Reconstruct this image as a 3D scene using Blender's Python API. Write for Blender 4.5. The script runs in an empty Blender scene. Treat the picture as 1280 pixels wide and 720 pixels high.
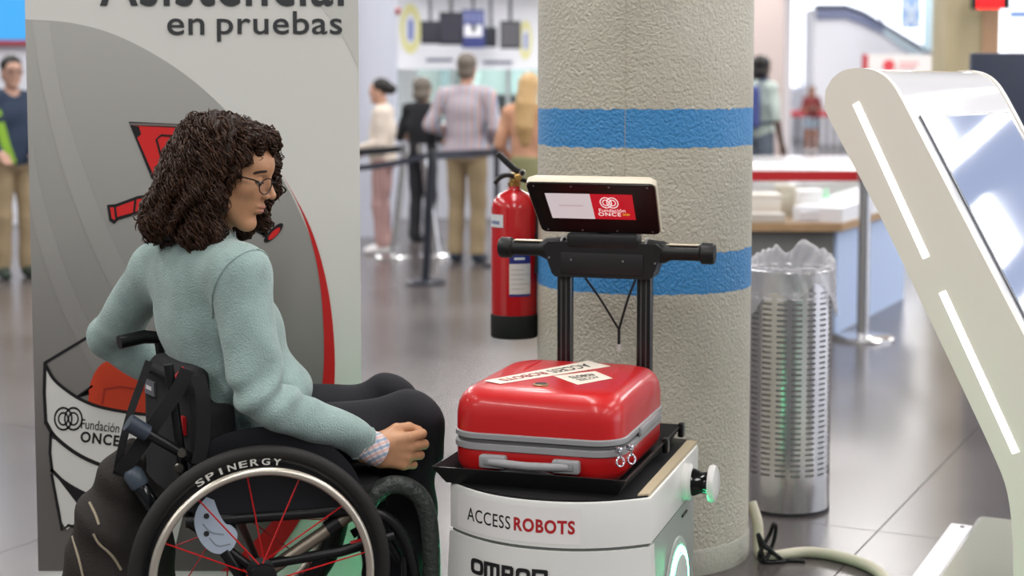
import bpy, bmesh, math, random
import numpy as np
from mathutils import Matrix, Vector

S = bpy.context.scene
COL = S.collection
R = math.radians
random.seed(7)

# ---------------------------------------------------------------- camera
FPX, YP, EYE = 2000.0, 270.0, 1.45            # focal length / principal row (1280x720 px), eye height
TH = math.atan(160.0 / FPX)                   # small downward pitch; the horizon falls on row 110
cam = bpy.data.cameras.new('camera')
cam.sensor_width = 36.0
cam.lens = FPX * 36.0 / 1280.0
cam.shift_y = -(360.0 - YP) / 1280.0
cam.clip_end = 200
cam.dof.use_dof = True
cam.dof.focus_distance = 3.95
cam.dof.aperture_fstop = 2.5
cam_o = bpy.data.objects.new('camera', cam)
COL.objects.link(cam_o)
cam_o.location = (0, 0, EYE)
cam_o.rotation_euler = (math.pi / 2 - TH, 0, 0)
S.camera = cam_o

# ---------------------------------------------------------------- view + world + large lights
S.view_settings.view_transform = 'Standard'
S.view_settings.look = 'None'
S.view_settings.gamma = 1.0
S.view_settings.use_curve_mapping = False
S.view_settings.exposure = 0.36
S.cycles.use_denoising = True
S.cycles.max_bounces = 8
S.cycles.transparent_max_bounces = 16
S.cycles.sample_clamp_indirect = 6.0
wd = bpy.data.worlds.new('world')
S.world = wd
wd.use_nodes = True
bg = wd.node_tree.nodes['Background']
bg.inputs['Color'].default_value = (0.93, 0.96, 1.0, 1)
bg.inputs['Strength'].default_value = 0.20

def area(name, loc, sx, sy, power, rot=(0, 0, 0), col=(1, 0.98, 0.955)):
    l = bpy.data.lights.new(name, 'AREA')
    l.shape = 'RECTANGLE'; l.size = sx; l.size_y = sy; l.energy = power; l.color = col
    o = bpy.data.objects.new(name, l); COL.objects.link(o)
    o.location = loc; o.rotation_euler = rot
    return o

# the hall's ceiling luminaires: long rows of tubes hung under the ceiling
for lx in (-9.0, -4.5, 0.0, 4.5, 9.0):
    for ly, ll in ((-2.0, 5.0), (5.2, 5.0), (12.0, 5.0), (19.0, 5.0), (27.0, 6.0), (36.0, 6.0)):
        area('ceiling_luminaire', (lx, ly, 5.35), 0.7, ll, 150.0 if ly < 14 else 210.0)

# added ceiling luminaires, placed to mirror as streaks in the kiosk screen
for ly in (5.2, 12.2, 19.0):
    area('ceiling_luminaire', (11.0, ly, 5.35), 0.2, 2.0, 60.0)
for k in (-1, 0, 1):
    area('ceiling_luminaire', (13.6 + 3.9 * k, 13.2 + 2.25 * k, 5.35), 2.4, 0.5, 80.0, rot=(0, 0, R(30)))

# ---------------------------------------------------------------- pixel -> place helpers
CAMP = np.array([0, 0, EYE])

def ray(px, py):
    x = (px - 640) / FPX; y = -(py - YP) / FPX
    return np.array([x, math.cos(TH) + y * math.sin(TH), -math.sin(TH) + y * math.cos(TH)])

def W(px, py, Y):
    d = ray(px, py)
    return CAMP + d * (Y / d[1])

def on_floor(px, py, z=0.0):
    d = ray(px, py)
    return CAMP + d * ((z - EYE) / d[2])

def on_plane(px, py, p0, n):
    d = ray(px, py)
    return CAMP + d * (np.dot(np.array(p0) - CAMP, n) / np.dot(d, n))

# ---------------------------------------------------------------- materials
def lin(c):
    c = c / 255.0
    return c / 12.92 if c <= 0.04045 else ((c + 0.055) / 1.055) ** 2.4

def rgb(r, g, b):
    return (lin(r), lin(g), lin(b), 1)

MATS = {}

def mat(name, c=(200, 200, 200), rough=0.5, metal=0.0, bump=0.0, bscale=200.0, var=0.0, vscale=8.0,
        emit=None, estr=0.0, trans=0.0, alpha=1.0, spec=0.5, coat=0.0, sheen=0.0, ior=1.45, detail=3.0):
    if name in MATS:
        return MATS[name]
    m = bpy.data.materials.new(name)
    m.use_nodes = True
    nt = m.node_tree
    b = nt.nodes['Principled BSDF']
    col = rgb(*c)
    b.inputs['Base Color'].default_value = col
    b.inputs['Roughness'].default_value = rough
    b.inputs['Metallic'].default_value = metal
    b.inputs['Specular IOR Level'].default_value = spec
    b.inputs['IOR'].default_value = ior
    b.inputs['Transmission Weight'].default_value = trans
    b.inputs['Alpha'].default_value = alpha
    b.inputs['Coat Weight'].default_value = coat
    b.inputs['Sheen Weight'].default_value = sheen
    b.inputs['Sheen Roughness'].default_value = 0.4
    if emit:
        b.inputs['Emission Color'].default_value = rgb(*emit)
        b.inputs['Emission Strength'].default_value = estr
    tc = None
    if bump or var:
        tc = nt.nodes.new('ShaderNodeTexCoord')
    if var:
        n = nt.nodes.new('ShaderNodeTexNoise'); n.inputs['Scale'].default_value = vscale
        n.inputs['Detail'].default_value = 5
        nt.links.new(tc.outputs['Object'], n.inputs['Vector'])
        mr = nt.nodes.new('ShaderNodeMapRange')
        mr.inputs['From Min'].default_value = 0.3; mr.inputs['From Max'].default_value = 0.7
        mr.inputs['To Min'].default_value = 1 - var; mr.inputs['To Max'].default_value = 1 + var
        nt.links.new(n.outputs['Fac'], mr.inputs['Value'])
        hs = nt.nodes.new('ShaderNodeHueSaturation'); hs.inputs['Color'].default_value = col
        nt.links.new(mr.outputs['Result'], hs.inputs['Value'])
        nt.links.new(hs.outputs['Color'], b.inputs['Base Color'])
    if bump:
        n = nt.nodes.new('ShaderNodeTexNoise'); n.inputs['Scale'].default_value = bscale
        n.inputs['Detail'].default_value = detail
        nt.links.new(tc.outputs['Object'], n.inputs['Vector'])
        bp = nt.nodes.new('ShaderNodeBump'); bp.inputs['Strength'].default_value = bump
        bp.inputs['Distance'].default_value = 0.01
        nt.links.new(n.outputs['Fac'], bp.inputs['Height'])
        nt.links.new(bp.outputs['Normal'], b.inputs['Normal'])
    MATS[name] = m
    return m

# ---------------------------------------------------------------- geometry collector
def frame_of(z, x=None):
    z = np.array(z, float); z /= np.linalg.norm(z)
    a = np.array(x, float) if x is not None else (np.array([0, 0, 1.0]) if abs(z[2]) < 0.9 else np.array([1.0, 0, 0]))
    x_ = a - z * a.dot(z); x_ /= np.linalg.norm(x_)
    return x_, np.cross(z, x_), z

class G:
    """collects verts/faces in world coordinates"""
    def __init__(s):
        s.v = []; s.f = []
    def add(s, v, f):
        n = len(s.v)
        s.v.extend([tuple(map(float, p)) for p in v])
        s.f.extend([tuple(i + n for i in q) for q in f])
        return s
    def box(s, lo, hi, M=None, bev=0.0, seg=2):
        lo = np.array(lo, float); hi = np.array(hi, float)
        if bev <= 0:
            v = [(x, y, z) for x in (lo[0], hi[0]) for y in (lo[1], hi[1]) for z in (lo[2], hi[2])]
            f = [(0, 1, 3, 2), (4, 6, 7, 5), (0, 4, 5, 1), (2, 3, 7, 6), (0, 2, 6, 4), (1, 5, 7, 3)]
        else:
            bm = bmesh.new()
            bmesh.ops.create_cube(bm, size=1.0)
            for p in bm.verts:
                p.co = Vector(((lo[0] + hi[0]) / 2 + p.co.x * (hi[0] - lo[0]), (lo[1] + hi[1]) / 2 + p.co.y * (hi[1] - lo[1]), (lo[2] + hi[2]) / 2 + p.co.z * (hi[2] - lo[2])))
            bmesh.ops.bevel(bm, geom=list(bm.edges), offset=bev, segments=seg, profile=0.5, affect='EDGES')
            bm.verts.index_update()
            v = [tuple(p.co) for p in bm.verts]; f = [tuple(p.index for p in q.verts) for q in bm.faces]
            bm.free()
        if M is not None:
            v = [tuple(M @ Vector(p)) for p in v]
        return s.add(v, f)
    def tube(s, pts, r, n=8, closed=False, caps=True, flat=None):
        P = [np.array(p, float) for p in pts]
        m = len(P)
        rr = list(r) if hasattr(r, '__len__') else [r] * m
        T = []
        for i in range(m):
            if closed:
                t = P[(i + 1) % m] - P[i - 1]
            else:
                t = P[min(i + 1, m - 1)] - P[max(i - 1, 0)]
            T.append(t / (np.linalg.norm(t) + 1e-12))
        x, y, _ = frame_of(T[0])
        V = []
        for i in range(m):
            x = x - T[i] * x.dot(T[i]); x /= np.linalg.norm(x) + 1e-12
            y = np.cross(T[i], x)
            for k in range(n):
                a = 2 * math.pi * k / n
                V.append(P[i] + rr[i] * (math.cos(a) * x + math.sin(a) * y))
        F = []
        for i in range(m if closed else m - 1):
            j = (i + 1) % m
            for k in range(n):
                l = (k + 1) % n
                F.append((i * n + k, i * n + l, j * n + l, j * n + k))
        if caps and not closed:
            F.append(tuple(range(n))[::-1]); F.append(tuple((m - 1) * n + k for k in range(n)))
        return s.add(V, F)
    def lathe(s, prof, c=(0, 0, 0), axis=(0, 0, 1), n=32, caps=True):
        """prof: (radius, height) pairs along axis from c"""
        x, y, z = frame_of(axis)
        c = np.array(c, float); V = []; F = []
        for r, h in prof:
            for k in range(n):
                a = 2 * math.pi * k / n
                V.append(c + z * h + max(r, 1e-5) * (math.cos(a) * x + math.sin(a) * y))
        m = len(prof)
        for i in range(m - 1):
            for k in range(n):
                l = (k + 1) % n
                F.append((i * n + k, i * n + l, (i + 1) * n + l, (i + 1) * n + k))
        if caps:
            F.append(tuple(range(n))[::-1]); F.append(tuple((m - 1) * n + k for k in range(n)))
        return s.add(V, F)
    def torus(s, c, axis, Rr, r, n=64, m=10, squash=1.0):
        x, y, z = frame_of(axis); c = np.array(c, float); V = []; F = []
        for i in range(n):
            a = 2 * math.pi * i / n
            d = math.cos(a) * x + math.sin(a) * y
            for k in range(m):
                b = 2 * math.pi * k / m
                V.append(c + d * (Rr + r * math.cos(b)) + z * r * squash * math.sin(b))
        for i in range(n):
            j = (i + 1) % n
            for k in range(m):
                l = (k + 1) % m
                F.append((i * m + k, j * m + k, j * m + l, i * m + l))
        return s.add(V, F)
    def prism(s, outline, vec):
        """outline: list of 3D points (planar); extruded by vec"""
        n = len(outline); v = [np.array(p, float) for p in outline]; e = np.array(vec, float)
        V = v + [p + e for p in v]
        F = [tuple(range(n))[::-1], tuple(range(n, 2 * n))] + [(i, (i + 1) % n, n + (i + 1) % n, n + i) for i in range(n)]
        return s.add(V, F)
    def ribbon(s, pts, w, nrm, thick=0.0006):
        """flat painted stroke following pts, width w (or list), lying in the plane with normal nrm"""
        P = [np.array(p, float) for p in pts]; nrm = np.array(nrm, float); m = len(P)
        ww = list(w) if hasattr(w, '__len__') else [w] * m
        L = []; Rr = []
        for i in range(m):
            t = P[min(i + 1, m - 1)] - P[max(i - 1, 0)]
            sd = np.cross(nrm, t); sd /= np.linalg.norm(sd) + 1e-12
            L.append(P[i] + sd * ww[i] / 2); Rr.append(P[i] - sd * ww[i] / 2)
        return s.prism(L + Rr[::-1], nrm * thick)
    def sphere(s, c, r, n=16, m=10, M=None):
        r = r if hasattr(r, '__len__') else (r, r, r)
        V = []; F = []
        for i in range(m + 1):
            t = math.pi * i / m
            for k in range(n):
                a = 2 * math.pi * k / n
                p = Vector((r[0] * math.sin(t) * math.cos(a), r[1] * math.sin(t) * math.sin(a), r[2] * math.cos(t)))
                if M is not None: p = M @ p
                V.append((c[0] + p[0], c[1] + p[1], c[2] + p[2]))
        for i in range(m):
            for k in range(n):
                l = (k + 1) % n
                F.append((i * n + k, (i + 1) * n + k, (i + 1) * n + l, i * n + l))
        return s.add(V, F)
    def xf(s, fn):
        s.v = [tuple(fn(p)) for p in s.v]
        return s
    def obj(s, name, m, parent=None, smooth=35, **kw):
        return mesh_obj(name, np.array(s.v, np.float64), s.f, m, parent, smooth, **kw)

WM = {}       # world position (translation only) of every object made here

def mesh_obj(name, v, f, m, parent=None, smooth=35, label=None, cat=None, group=None, kind=None, recalc=True):
    v = np.asarray(v, np.float64)
    lo = v.min(0); hi = v.max(0)
    c = np.array([(lo[0] + hi[0]) / 2, (lo[1] + hi[1]) / 2, lo[2]])
    vv = v - c
    me = bpy.data.meshes.new(name)
    if isinstance(f, np.ndarray):
        me.vertices.add(len(vv)); me.vertices.foreach_set('co', vv.astype(np.float32).ravel())
        k = f.shape[1]
        me.loops.add(f.size); me.loops.foreach_set('vertex_index', f.astype(np.int32).ravel())
        me.polygons.add(len(f))
        me.polygons.foreach_set('loop_start', np.arange(0, f.size, k, dtype=np.int32))
        me.update(calc_edges=True)
    else:
        me.from_pydata([tuple(p) for p in vv], [], f)
        if recalc:
            bm = bmesh.new(); bm.from_mesh(me)
            bmesh.ops.recalc_face_normals(bm, faces=bm.faces)
            bm.to_mesh(me); bm.free()
    me.validate()
    for mm in (m if isinstance(m, (list, tuple)) else [m]):
        me.materials.append(mm)
    if smooth:
        me.shade_smooth()
        if smooth < 179:
            me.set_sharp_from_angle(angle=R(smooth))
    o = bpy.data.objects.new(name, me)
    COL.objects.link(o)
    WM[o.name] = c
    if parent is not None:
        o.parent = parent
        o.location = Vector(c - WM[parent.name])
    else:
        o.location = Vector(c)
    tag(o, label, cat, group, kind)
    return o

def tag(o, label=None, cat=None, group=None, kind=None):
    if label: o['label'] = label
    if cat: o['category'] = cat
    if group: o['group'] = group
    if kind: o['kind'] = kind
    return o

def thing(name, label, cat, loc, group=None, kind=None):
    o = bpy.data.objects.new(name, None)
    o.empty_display_size = 0.1
    COL.objects.link(o); o.location = Vector(loc); WM[o.name] = np.array(loc, float)
    return tag(o, label, cat, group, kind)

# ---------------------------------------------------------------- lettering
def text_mesh(body, size=1.0, bold=0.0, extrude=0.0, spacing=1.0, align='CENTER', shear=0.0):
    cu = bpy.data.curves.new('lettering', 'FONT')
    cu.body = body; cu.size = size; cu.offset = bold * size; cu.extrude = extrude
    cu.space_character = spacing; cu.align_x = align; cu.shear = shear; cu.resolution_u = 4
    o = bpy.data.objects.new('lettering', cu); COL.objects.link(o)
    dg = bpy.context.evaluated_depsgraph_get(); dg.update()
    me = bpy.data.meshes.new_from_object(o.evaluated_get(dg))
    v = np.array([tuple(p.co) for p in me.vertices]); f = [tuple(p.vertices) for p in me.polygons]
    bpy.data.objects.remove(o); bpy.data.curves.remove(cu); bpy.data.meshes.remove(me)
    return v, f

def text_obj(name, body, mt, fn, parent, size=1.0, bold=0.0, spacing=1.0, align='CENTER', fit=None, shear=0.0, **kw):
    """fn maps (x, y) of the lettering to a world point; fit=(w, h) scales the word to that size about its centre"""
    v, f = text_mesh(body, 1.0, bold, 0.0, spacing, align, shear)
    if fit:
        lo = v.min(0); hi = v.max(0)
        v[:, 0] = (v[:, 0] - (lo[0] + hi[0]) / 2) / (hi[0] - lo[0]) * fit[0]
        v[:, 1] = (v[:, 1] - (lo[1] + hi[1]) / 2) / (hi[1] - lo[1]) * fit[1]
    else:
        v *= size
    P = np.array([fn(a, b) for a, b, _ in v])
    return mesh_obj(name, P, f, mt, parent, 0, recalc=False, **kw)

# ---------------------------------------------------------------- implicit surfaces (smooth unions -> one continuous mesh)
class Frame:
    def __init__(s, o, x, y, z, sc=1.0):
        s.o = np.array(o, float); s.R = np.array([x, y, z], float); s.s = sc      # rows: local axes in world
    def w(s, p):
        return s.o + s.s * (np.array(p, float) @ s.R)

class Field:
    def __init__(s, lo, hi, v):
        s.lo = np.array(lo, float); s.v = v
        n = [int(math.ceil((hi[i] - lo[i]) / v)) + 2 for i in range(3)]
        s.ax = [s.lo[i] + v * np.arange(n[i]) for i in range(3)]
        s.f = np.full(n, 1.0, np.float32)
    def _sl(s, c, r):
        sl = []
        for i in range(3):
            a = int(max(0, math.floor((c[i] - r - s.lo[i]) / s.v))); b = int(min(len(s.ax[i]), math.ceil((c[i] + r - s.lo[i]) / s.v) + 1))
            if b <= a: return None
            sl.append(slice(a, b))
        return tuple(sl)
    def _pts(s, sl, fr):
        x = s.ax[0][sl[0]][:, None, None]; y = s.ax[1][sl[1]][None, :, None]; z = s.ax[2][sl[2]][None, None, :]
        if fr is None:
            return x, y, z
        dx, dy, dz = x - fr.o[0], y - fr.o[1], z - fr.o[2]
        return tuple((dx * fr.R[i][0] + dy * fr.R[i][1] + dz * fr.R[i][2]) / fr.s for i in range(3))
    def _mix(s, sl, d, k, op):
        a = s.f[sl]
        if op == 'sub':
            b = -d
            if k > 0:
                h = np.clip(0.5 - 0.5 * (a - b) / k, 0, 1) if False else np.clip(0.5 + 0.5 * (a - b) / k, 0, 1)
                s.f[sl] = b + (a - b) * h + k * h * (1 - h)
            else:
                s.f[sl] = np.maximum(a, b)
        else:
            if k > 0:
                h = np.clip(0.5 + 0.5 * (a - d) / k, 0, 1)
                s.f[sl] = a + (d - a) * h - k * h * (1 - h)
            else:
                s.f[sl] = np.minimum(a, d)
    def cap(s, a, b, ra, rb=None, k=0.0, fr=None, op='add', sq=None):
        rb = ra if rb is None else rb
        a = np.array(a, float); b = np.array(b, float); sc = fr.s if fr else 1.0
        c = (a + b) / 2; r = np.linalg.norm(b - a) / 2 + max(ra, rb)
        cw = fr.w(c) if fr else c
        sl = s._sl(cw, r * sc + k * 1.3 + 3 * s.v)
        if sl is None: return s
        x, y, z = s._pts(sl, fr)
        ab = b - a; L = max(ab.dot(ab), 1e-12)
        t = np.clip(((x - a[0]) * ab[0] + (y - a[1]) * ab[1] + (z - a[2]) * ab[2]) / L, 0, 1)
        d = np.sqrt((x - a[0] - t * ab[0]) ** 2 + (y - a[1] - t * ab[1]) ** 2 + (z - a[2] - t * ab[2]) ** 2) - (ra + (rb - ra) * t)
        s._mix(sl, d * sc, k, op); return s
    def chain(s, pts, rs, k=0.0, fr=None):
        for i in range(len(pts) - 1):
            s.cap(pts[i], pts[i + 1], rs[i], rs[i + 1], k if i == 0 else min(k, 0.01) if k else 0, fr)
        return s
    def ell(s, c, rad, k=0.0, fr=None, op='add', rot=None):
        """ellipsoid; rot = 3x3 rows of local axes within the frame"""
        sc = fr.s if fr else 1.0
        cw = fr.w(c) if fr else np.array(c, float)
        sl = s._sl(cw, max(rad) * sc + k * 1.3 + 3 * s.v)
        if sl is None: return s
        x, y, z = s._pts(sl, fr)
        x, y, z = x - c[0], y - c[1], z - c[2]
        if rot is not None:
            x, y, z = (x * rot[0][0] + y * rot[0][1] + z * rot[0][2], x * rot[1][0] + y * rot[1][1] + z * rot[1][2], x * rot[2][0] + y * rot[2][1] + z * rot[2][2])
        k0 = np.sqrt((x / rad[0]) ** 2 + (y / rad[1]) ** 2 + (z / rad[2]) ** 2)
        k1 = np.sqrt((x / rad[0] ** 2) ** 2 + (y / rad[1] ** 2) ** 2 + (z / rad[2] ** 2) ** 2)
        d = np.where(k1 > 1e-9, k0 * (k0 - 1) / np.maximum(k1, 1e-9), -min(rad))
        s._mix(sl, d * sc, k, op); return s
    def rbox(s, c, half, r, k=0.0, fr=None, op='add', rot=None):
        sc = fr.s if fr else 1.0
        cw = fr.w(c) if fr else np.array(c, float)
        sl = s._sl(cw, np.linalg.norm(half) * sc + k * 1.3 + 3 * s.v)
        if sl is None: return s
        x, y, z = s._pts(sl, fr)
        x, y, z = x - c[0], y - c[1], z - c[2]
        if rot is not None:
            x, y, z = (x * rot[0][0] + y * rot[0][1] + z * rot[0][2], x * rot[1][0] + y * rot[1][1] + z * rot[1][2], x * rot[2][0] + y * rot[2][1] + z * rot[2][2])
        qx, qy, qz = np.abs(x) - half[0] + r, np.abs(y) - half[1] + r, np.abs(z) - half[2] + r
        d = np.sqrt(np.maximum(qx, 0) ** 2 + np.maximum(qy, 0) ** 2 + np.maximum(qz, 0) ** 2) + np.minimum(np.maximum(qx, np.maximum(qy, qz)), 0) - r
        s._mix(sl, d * sc, k, op); return s
    def half(s, p, n, k=0.0):
        """cut away everything on the +n side of the plane through p"""
        x, y, z = s.ax[0][:, None, None], s.ax[1][None, :, None], s.ax[2][None, None, :]
        n = np.array(n, float); n /= np.linalg.norm(n)
        d = (x - p[0]) * n[0] + (y - p[1]) * n[1] + (z - p[2]) * n[2]
        s.f = np.maximum(s.f, d.astype(np.float32)); return s
    def disp(s, fn):
        x, y, z = s.ax[0][:, None, None], s.ax[1][None, :, None], s.ax[2][None, None, :]
        s.f = s.f + np.asarray(fn(x, y, z)).astype(np.float32); return s
    def sample(s, P):
        q = (P - s.lo) / s.v
        n = np.array(s.f.shape)
        q = np.clip(q, 0.001, n - 1.001)
        i = q.astype(int); t = q - i
        r = 0
        for dx in (0, 1):
            for dy in (0, 1):
                for dz in (0, 1):
                    w = (t[:, 0] if dx else 1 - t[:, 0]) * (t[:, 1] if dy else 1 - t[:, 1]) * (t[:, 2] if dz else 1 - t[:, 2])
                    r = r + w * s.f[i[:, 0] + dx, i[:, 1] + dy, i[:, 2] + dz]
        return r
    def grad(s, P):
        e = s.v
        g = np.stack([s.sample(P + np.eye(3)[i] * e) - s.sample(P - np.eye(3)[i] * e) for i in range(3)], 1)
        return g / (np.linalg.norm(g, axis=1, keepdims=True) + 1e-9)
    def mesh(s):
        f = s.f; nx, ny, nz = f.shape
        ins = f < 0
        cnt = np.zeros((nx - 1, ny - 1, nz - 1), np.int8)
        for dx in (0, 1):
            for dy in (0, 1):
                for dz in (0, 1):
                    cnt += ins[dx:nx - 1 + dx, dy:ny - 1 + dy, dz:nz - 1 + dz]
        act = (cnt > 0) & (cnt < 8)
        I = np.argwhere(act)
        idx = np.full(act.shape, -1, np.int32); idx[act] = np.arange(len(I))
        cs = np.array([(a, b, c) for a in (0, 1) for b in (0, 1) for c in (0, 1)])
        val = np.stack([f[I[:, 0] + c[0], I[:, 1] + c[1], I[:, 2] + c[2]] for c in cs], 1)
        pos = np.zeros((len(I), 3)); num = np.zeros(len(I))
        for a in range(8):
            for b in range(a + 1, 8):
                if np.abs(cs[a] - cs[b]).sum() != 1: continue
                va, vb = val[:, a], val[:, b]
                mk = (va < 0) != (vb < 0)
                t = np.where(mk, va / np.where(mk, va - vb, 1), 0)
                pos += np.where(mk[:, None], cs[a] + t[:, None] * (cs[b] - cs[a]), 0); num += mk
        V = s.lo + (I + pos / num[:, None]) * s.v
        Q = []
        for ax in range(3):
            o1, o2 = [(1, 2), (2, 0), (0, 1)][ax]
            sl0 = [slice(None)] * 3; sl1 = [slice(None)] * 3
            sl0[ax] = slice(0, -1); sl1[ax] = slice(1, None)
            a = ins[tuple(sl0)]; b = ins[tuple(sl1)]
            E = np.argwhere(a != b)
            ok = (E[:, o1] > 0) & (E[:, o2] > 0) & (E[:, o1] < f.shape[o1] - 1) & (E[:, o2] < f.shape[o2] - 1)
            E = E[ok]
            flip = a[E[:, 0], E[:, 1], E[:, 2]]
            u1 = np.zeros(3, int); u1[o1] = 1; u2 = np.zeros(3, int); u2[o2] = 1
            c = [E - u1 - u2, E - u2, E, E - u1]
            q = np.stack([idx[p[:, 0], p[:, 1], p[:, 2]] for p in c], 1)
            q[~flip] = q[~flip][:, ::-1]
            Q.append(q)
        Q = np.concatenate(Q)
        Q = Q[(Q >= 0).all(1)]
        a, b, c = V[Q[:, 0]], V[Q[:, 1]], V[Q[:, 2]]
        o = V.mean(0)
        if np.einsum('ij,ij->i', np.cross(b - a, c - a), a - o).sum() < 0:
            Q = Q[:, ::-1].copy()
        return V, Q
    def obj(s, name, m, parent=None, smooth=180, **kw):
        v, q = s.mesh()
        return mesh_obj(name, v, q, m, parent, smooth, **kw)

def unit(v):
    v = np.array(v, float); return v / np.linalg.norm(v)

def spline(pts, n=8, closed=False):
    """Catmull-Rom through pts"""
    P = [np.array(p, float) for p in pts]; m = len(P); out = []
    for i in range(m if closed else m - 1):
        p0 = P[(i - 1) % m] if (closed or i > 0) else 2 * P[0] - P[1]
        p1 = P[i]; p2 = P[(i + 1) % m]
        p3 = P[(i + 2) % m] if (closed or i < m - 2) else 2 * P[m - 1] - P[m - 2]
        for k in range(n):
            t = k / n
            out.append(0.5 * ((2 * p1) + (-p0 + p2) * t + (2 * p0 - 5 * p1 + 4 * p2 - p3) * t * t + (-p0 + 3 * p1 - 3 * p2 + p3) * t ** 3))
    if not closed: out.append(P[-1])
    return out

# ================================================================ SETTING
def node_mat(name):
    m = bpy.data.materials.new(name); m.use_nodes = True
    MATS[name] = m
    return m, m.node_tree, m.node_tree.nodes['Principled BSDF']

# --- floor: large polished stone slabs on a dark bed
def floor_material():
    m, nt, b = node_mat('polished_stone')
    g = nt.nodes.new('ShaderNodeNewGeometry')
    n1 = nt.nodes.new('ShaderNodeTexNoise'); n1.inputs['Scale'].default_value = 0.9; n1.inputs['Detail'].default_value = 6
    n2 = nt.nodes.new('ShaderNodeTexNoise'); n2.inputs['Scale'].default_value = 160; n2.inputs['Detail'].default_value = 3
    for n in (n1, n2): nt.links.new(g.outputs['Position'], n.inputs['Vector'])
    mx = nt.nodes.new('ShaderNodeMix'); mx.data_type = 'FLOAT'; mx.inputs['Factor'].default_value = 0.4
    nt.links.new(n1.outputs['Fac'], mx.inputs['A']); nt.links.new(n2.outputs['Fac'], mx.inputs['B'])
    cr = nt.nodes.new('ShaderNodeValToRGB')
    cr.color_ramp.elements[0].position = 0.3; cr.color_ramp.elements[0].color = rgb(66, 61, 62)
    cr.color_ramp.elements[1].position = 0.72; cr.color_ramp.elements[1].color = rgb(97, 90, 89)
    nt.links.new(mx.outputs['Result'], cr.inputs['Fac'])
    nt.links.new(cr.outputs['Color'], b.inputs['Base Color'])
    mr = nt.nodes.new('ShaderNodeMapRange')
    mr.inputs['To Min'].default_value = 0.17; mr.inputs['To Max'].default_value = 0.32
    nt.links.new(n1.outputs['Fac'], mr.inputs['Value']); nt.links.new(mr.outputs['Result'], b.inputs['Roughness'])
    b.inputs['Specular IOR Level'].default_value = 0.6
    return m
M_FLOOR = floor_material()
fl = G().box((-30, -8, -0.2), (34, 50, -0.004)).obj('floor', M_FLOOR, kind='structure')
ta = unit((0.91, 1.84, 0)); tp = np.array([ta[1], -ta[0], 0])
seam = float(np.dot((1.04, 4.83, 0), tp)); SL = 2.4
slab0 = None
rz = math.atan2(ta[1], ta[0]) - math.pi / 2
for i in range(-7, 12):
    for j in range(-3, 12):
        c = tp * (seam + SL * (i + 0.5)) + ta * (0.35 + SL * (j + 0.5))
        if c[1] < 0.5 or c[1] > 17 or abs(c[0]) > 0.36 * c[1] + 2.0: continue
        if slab0 is None:
            q = SL / 2 - 0.0013
            slab0 = G().box((-q, -q, -0.0042), (q, q, 0.0), bev=0.0012, seg=1)
            me = bpy.data.meshes.new('floor_slab'); me.from_pydata(slab0.v, [], slab0.f); me.materials.append(M_FLOOR)
        o = bpy.data.objects.new('floor_slab', me); COL.objects.link(o)
        o.parent = fl; o.location = Vector(c - WM[fl.name]); o.rotation_euler = (0, 0, rz)

G().box((-30, -8, 5.6), (34, 50, 5.8)).obj('ceiling', mat('ceiling_paint', (226, 226, 226), 0.8), kind='structure')

# --- the big painted round column
CC = np.array([0.412, 4.97, 0.0]); CRAD = 0.332
def column_material():
    m, nt, b = node_mat('stucco_paint')
    tc = nt.nodes.new('ShaderNodeTexCoord')
    sp = nt.nodes.new('ShaderNodeSeparateXYZ'); nt.links.new(tc.outputs['Object'], sp.inputs[0])
    nz = nt.nodes.new('ShaderNodeTexNoise'); nz.inputs['Scale'].default_value = 45; nz.inputs['Detail'].default_value = 4
    nl = nt.nodes.new('ShaderNodeTexNoise'); nl.inputs['Scale'].default_value = 3.0
    for n in (nz, nl): nt.links.new(tc.outputs['Object'], n.inputs['Vector'])
    def math_(op, a, bb):
        q = nt.nodes.new('ShaderNodeMath'); q.operation = op
        for i, v in enumerate((a, bb)):
            if isinstance(v, (int, float)): q.inputs[i].default_value = v
            else: nt.links.new(v, q.inputs[i])
        return q.outputs[0]
    z = math_('ADD', sp.outputs['Z'], math_('MULTIPLY', math_('SUBTRACT', nz.outputs['Fac'], 0.5), 0.016))
    z = math_('ADD', z, math_('MULTIPLY', math_('SUBTRACT', nl.outputs['Fac'], 0.5), 0.02))
    def band(a, c):
        return math_('MULTIPLY', math_('GREATER_THAN', z, a), math_('LESS_THAN', z, c))
    msk = math_('MAXIMUM', band(1.276, 1.388), band(0.846, 0.966))
    cr = nt.nodes.new('ShaderNodeValToRGB')
    cr.color_ramp.elements[0].position = 0.3; cr.color_ramp.elements[0].color = rgb(182, 176, 160)
    cr.color_ramp.elements[1].position = 0.7; cr.color_ramp.elements[1].color = rgb(196, 191, 176)
    nt.links.new(nl.outputs['Fac'], cr.inputs['Fac'])
    mx = nt.nodes.new('ShaderNodeMix'); mx.data_type = 'RGBA'
    nt.links.new(msk, mx.inputs['Factor']); nt.links.new(cr.outputs['Color'], mx.inputs['A'])
    mx.inputs['B'].default_value = rgb(58, 136, 196)
    nt.links.new(mx.outputs['Result'], b.inputs['Base Color'])
    b.inputs['Roughness'].default_value = 0.42
    n1 = nt.nodes.new('ShaderNodeTexNoise'); n1.inputs['Scale'].default_value = 105; n1.inputs['Detail'].default_value = 2.5
    n1.inputs['Distortion'].default_value = 0.5
    nt.links.new(tc.outputs['Object'], n1.inputs['Vector'])
    bp = nt.nodes.new('ShaderNodeBump'); bp.inputs['Strength'].default_value = 0.75; bp.inputs['Distance'].default_value = 0.012
    nt.links.new(n1.outputs['Fac'], bp.inputs['Height']); nt.links.new(bp.outputs['Normal'], b.inputs['Normal'])
    return m
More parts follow.
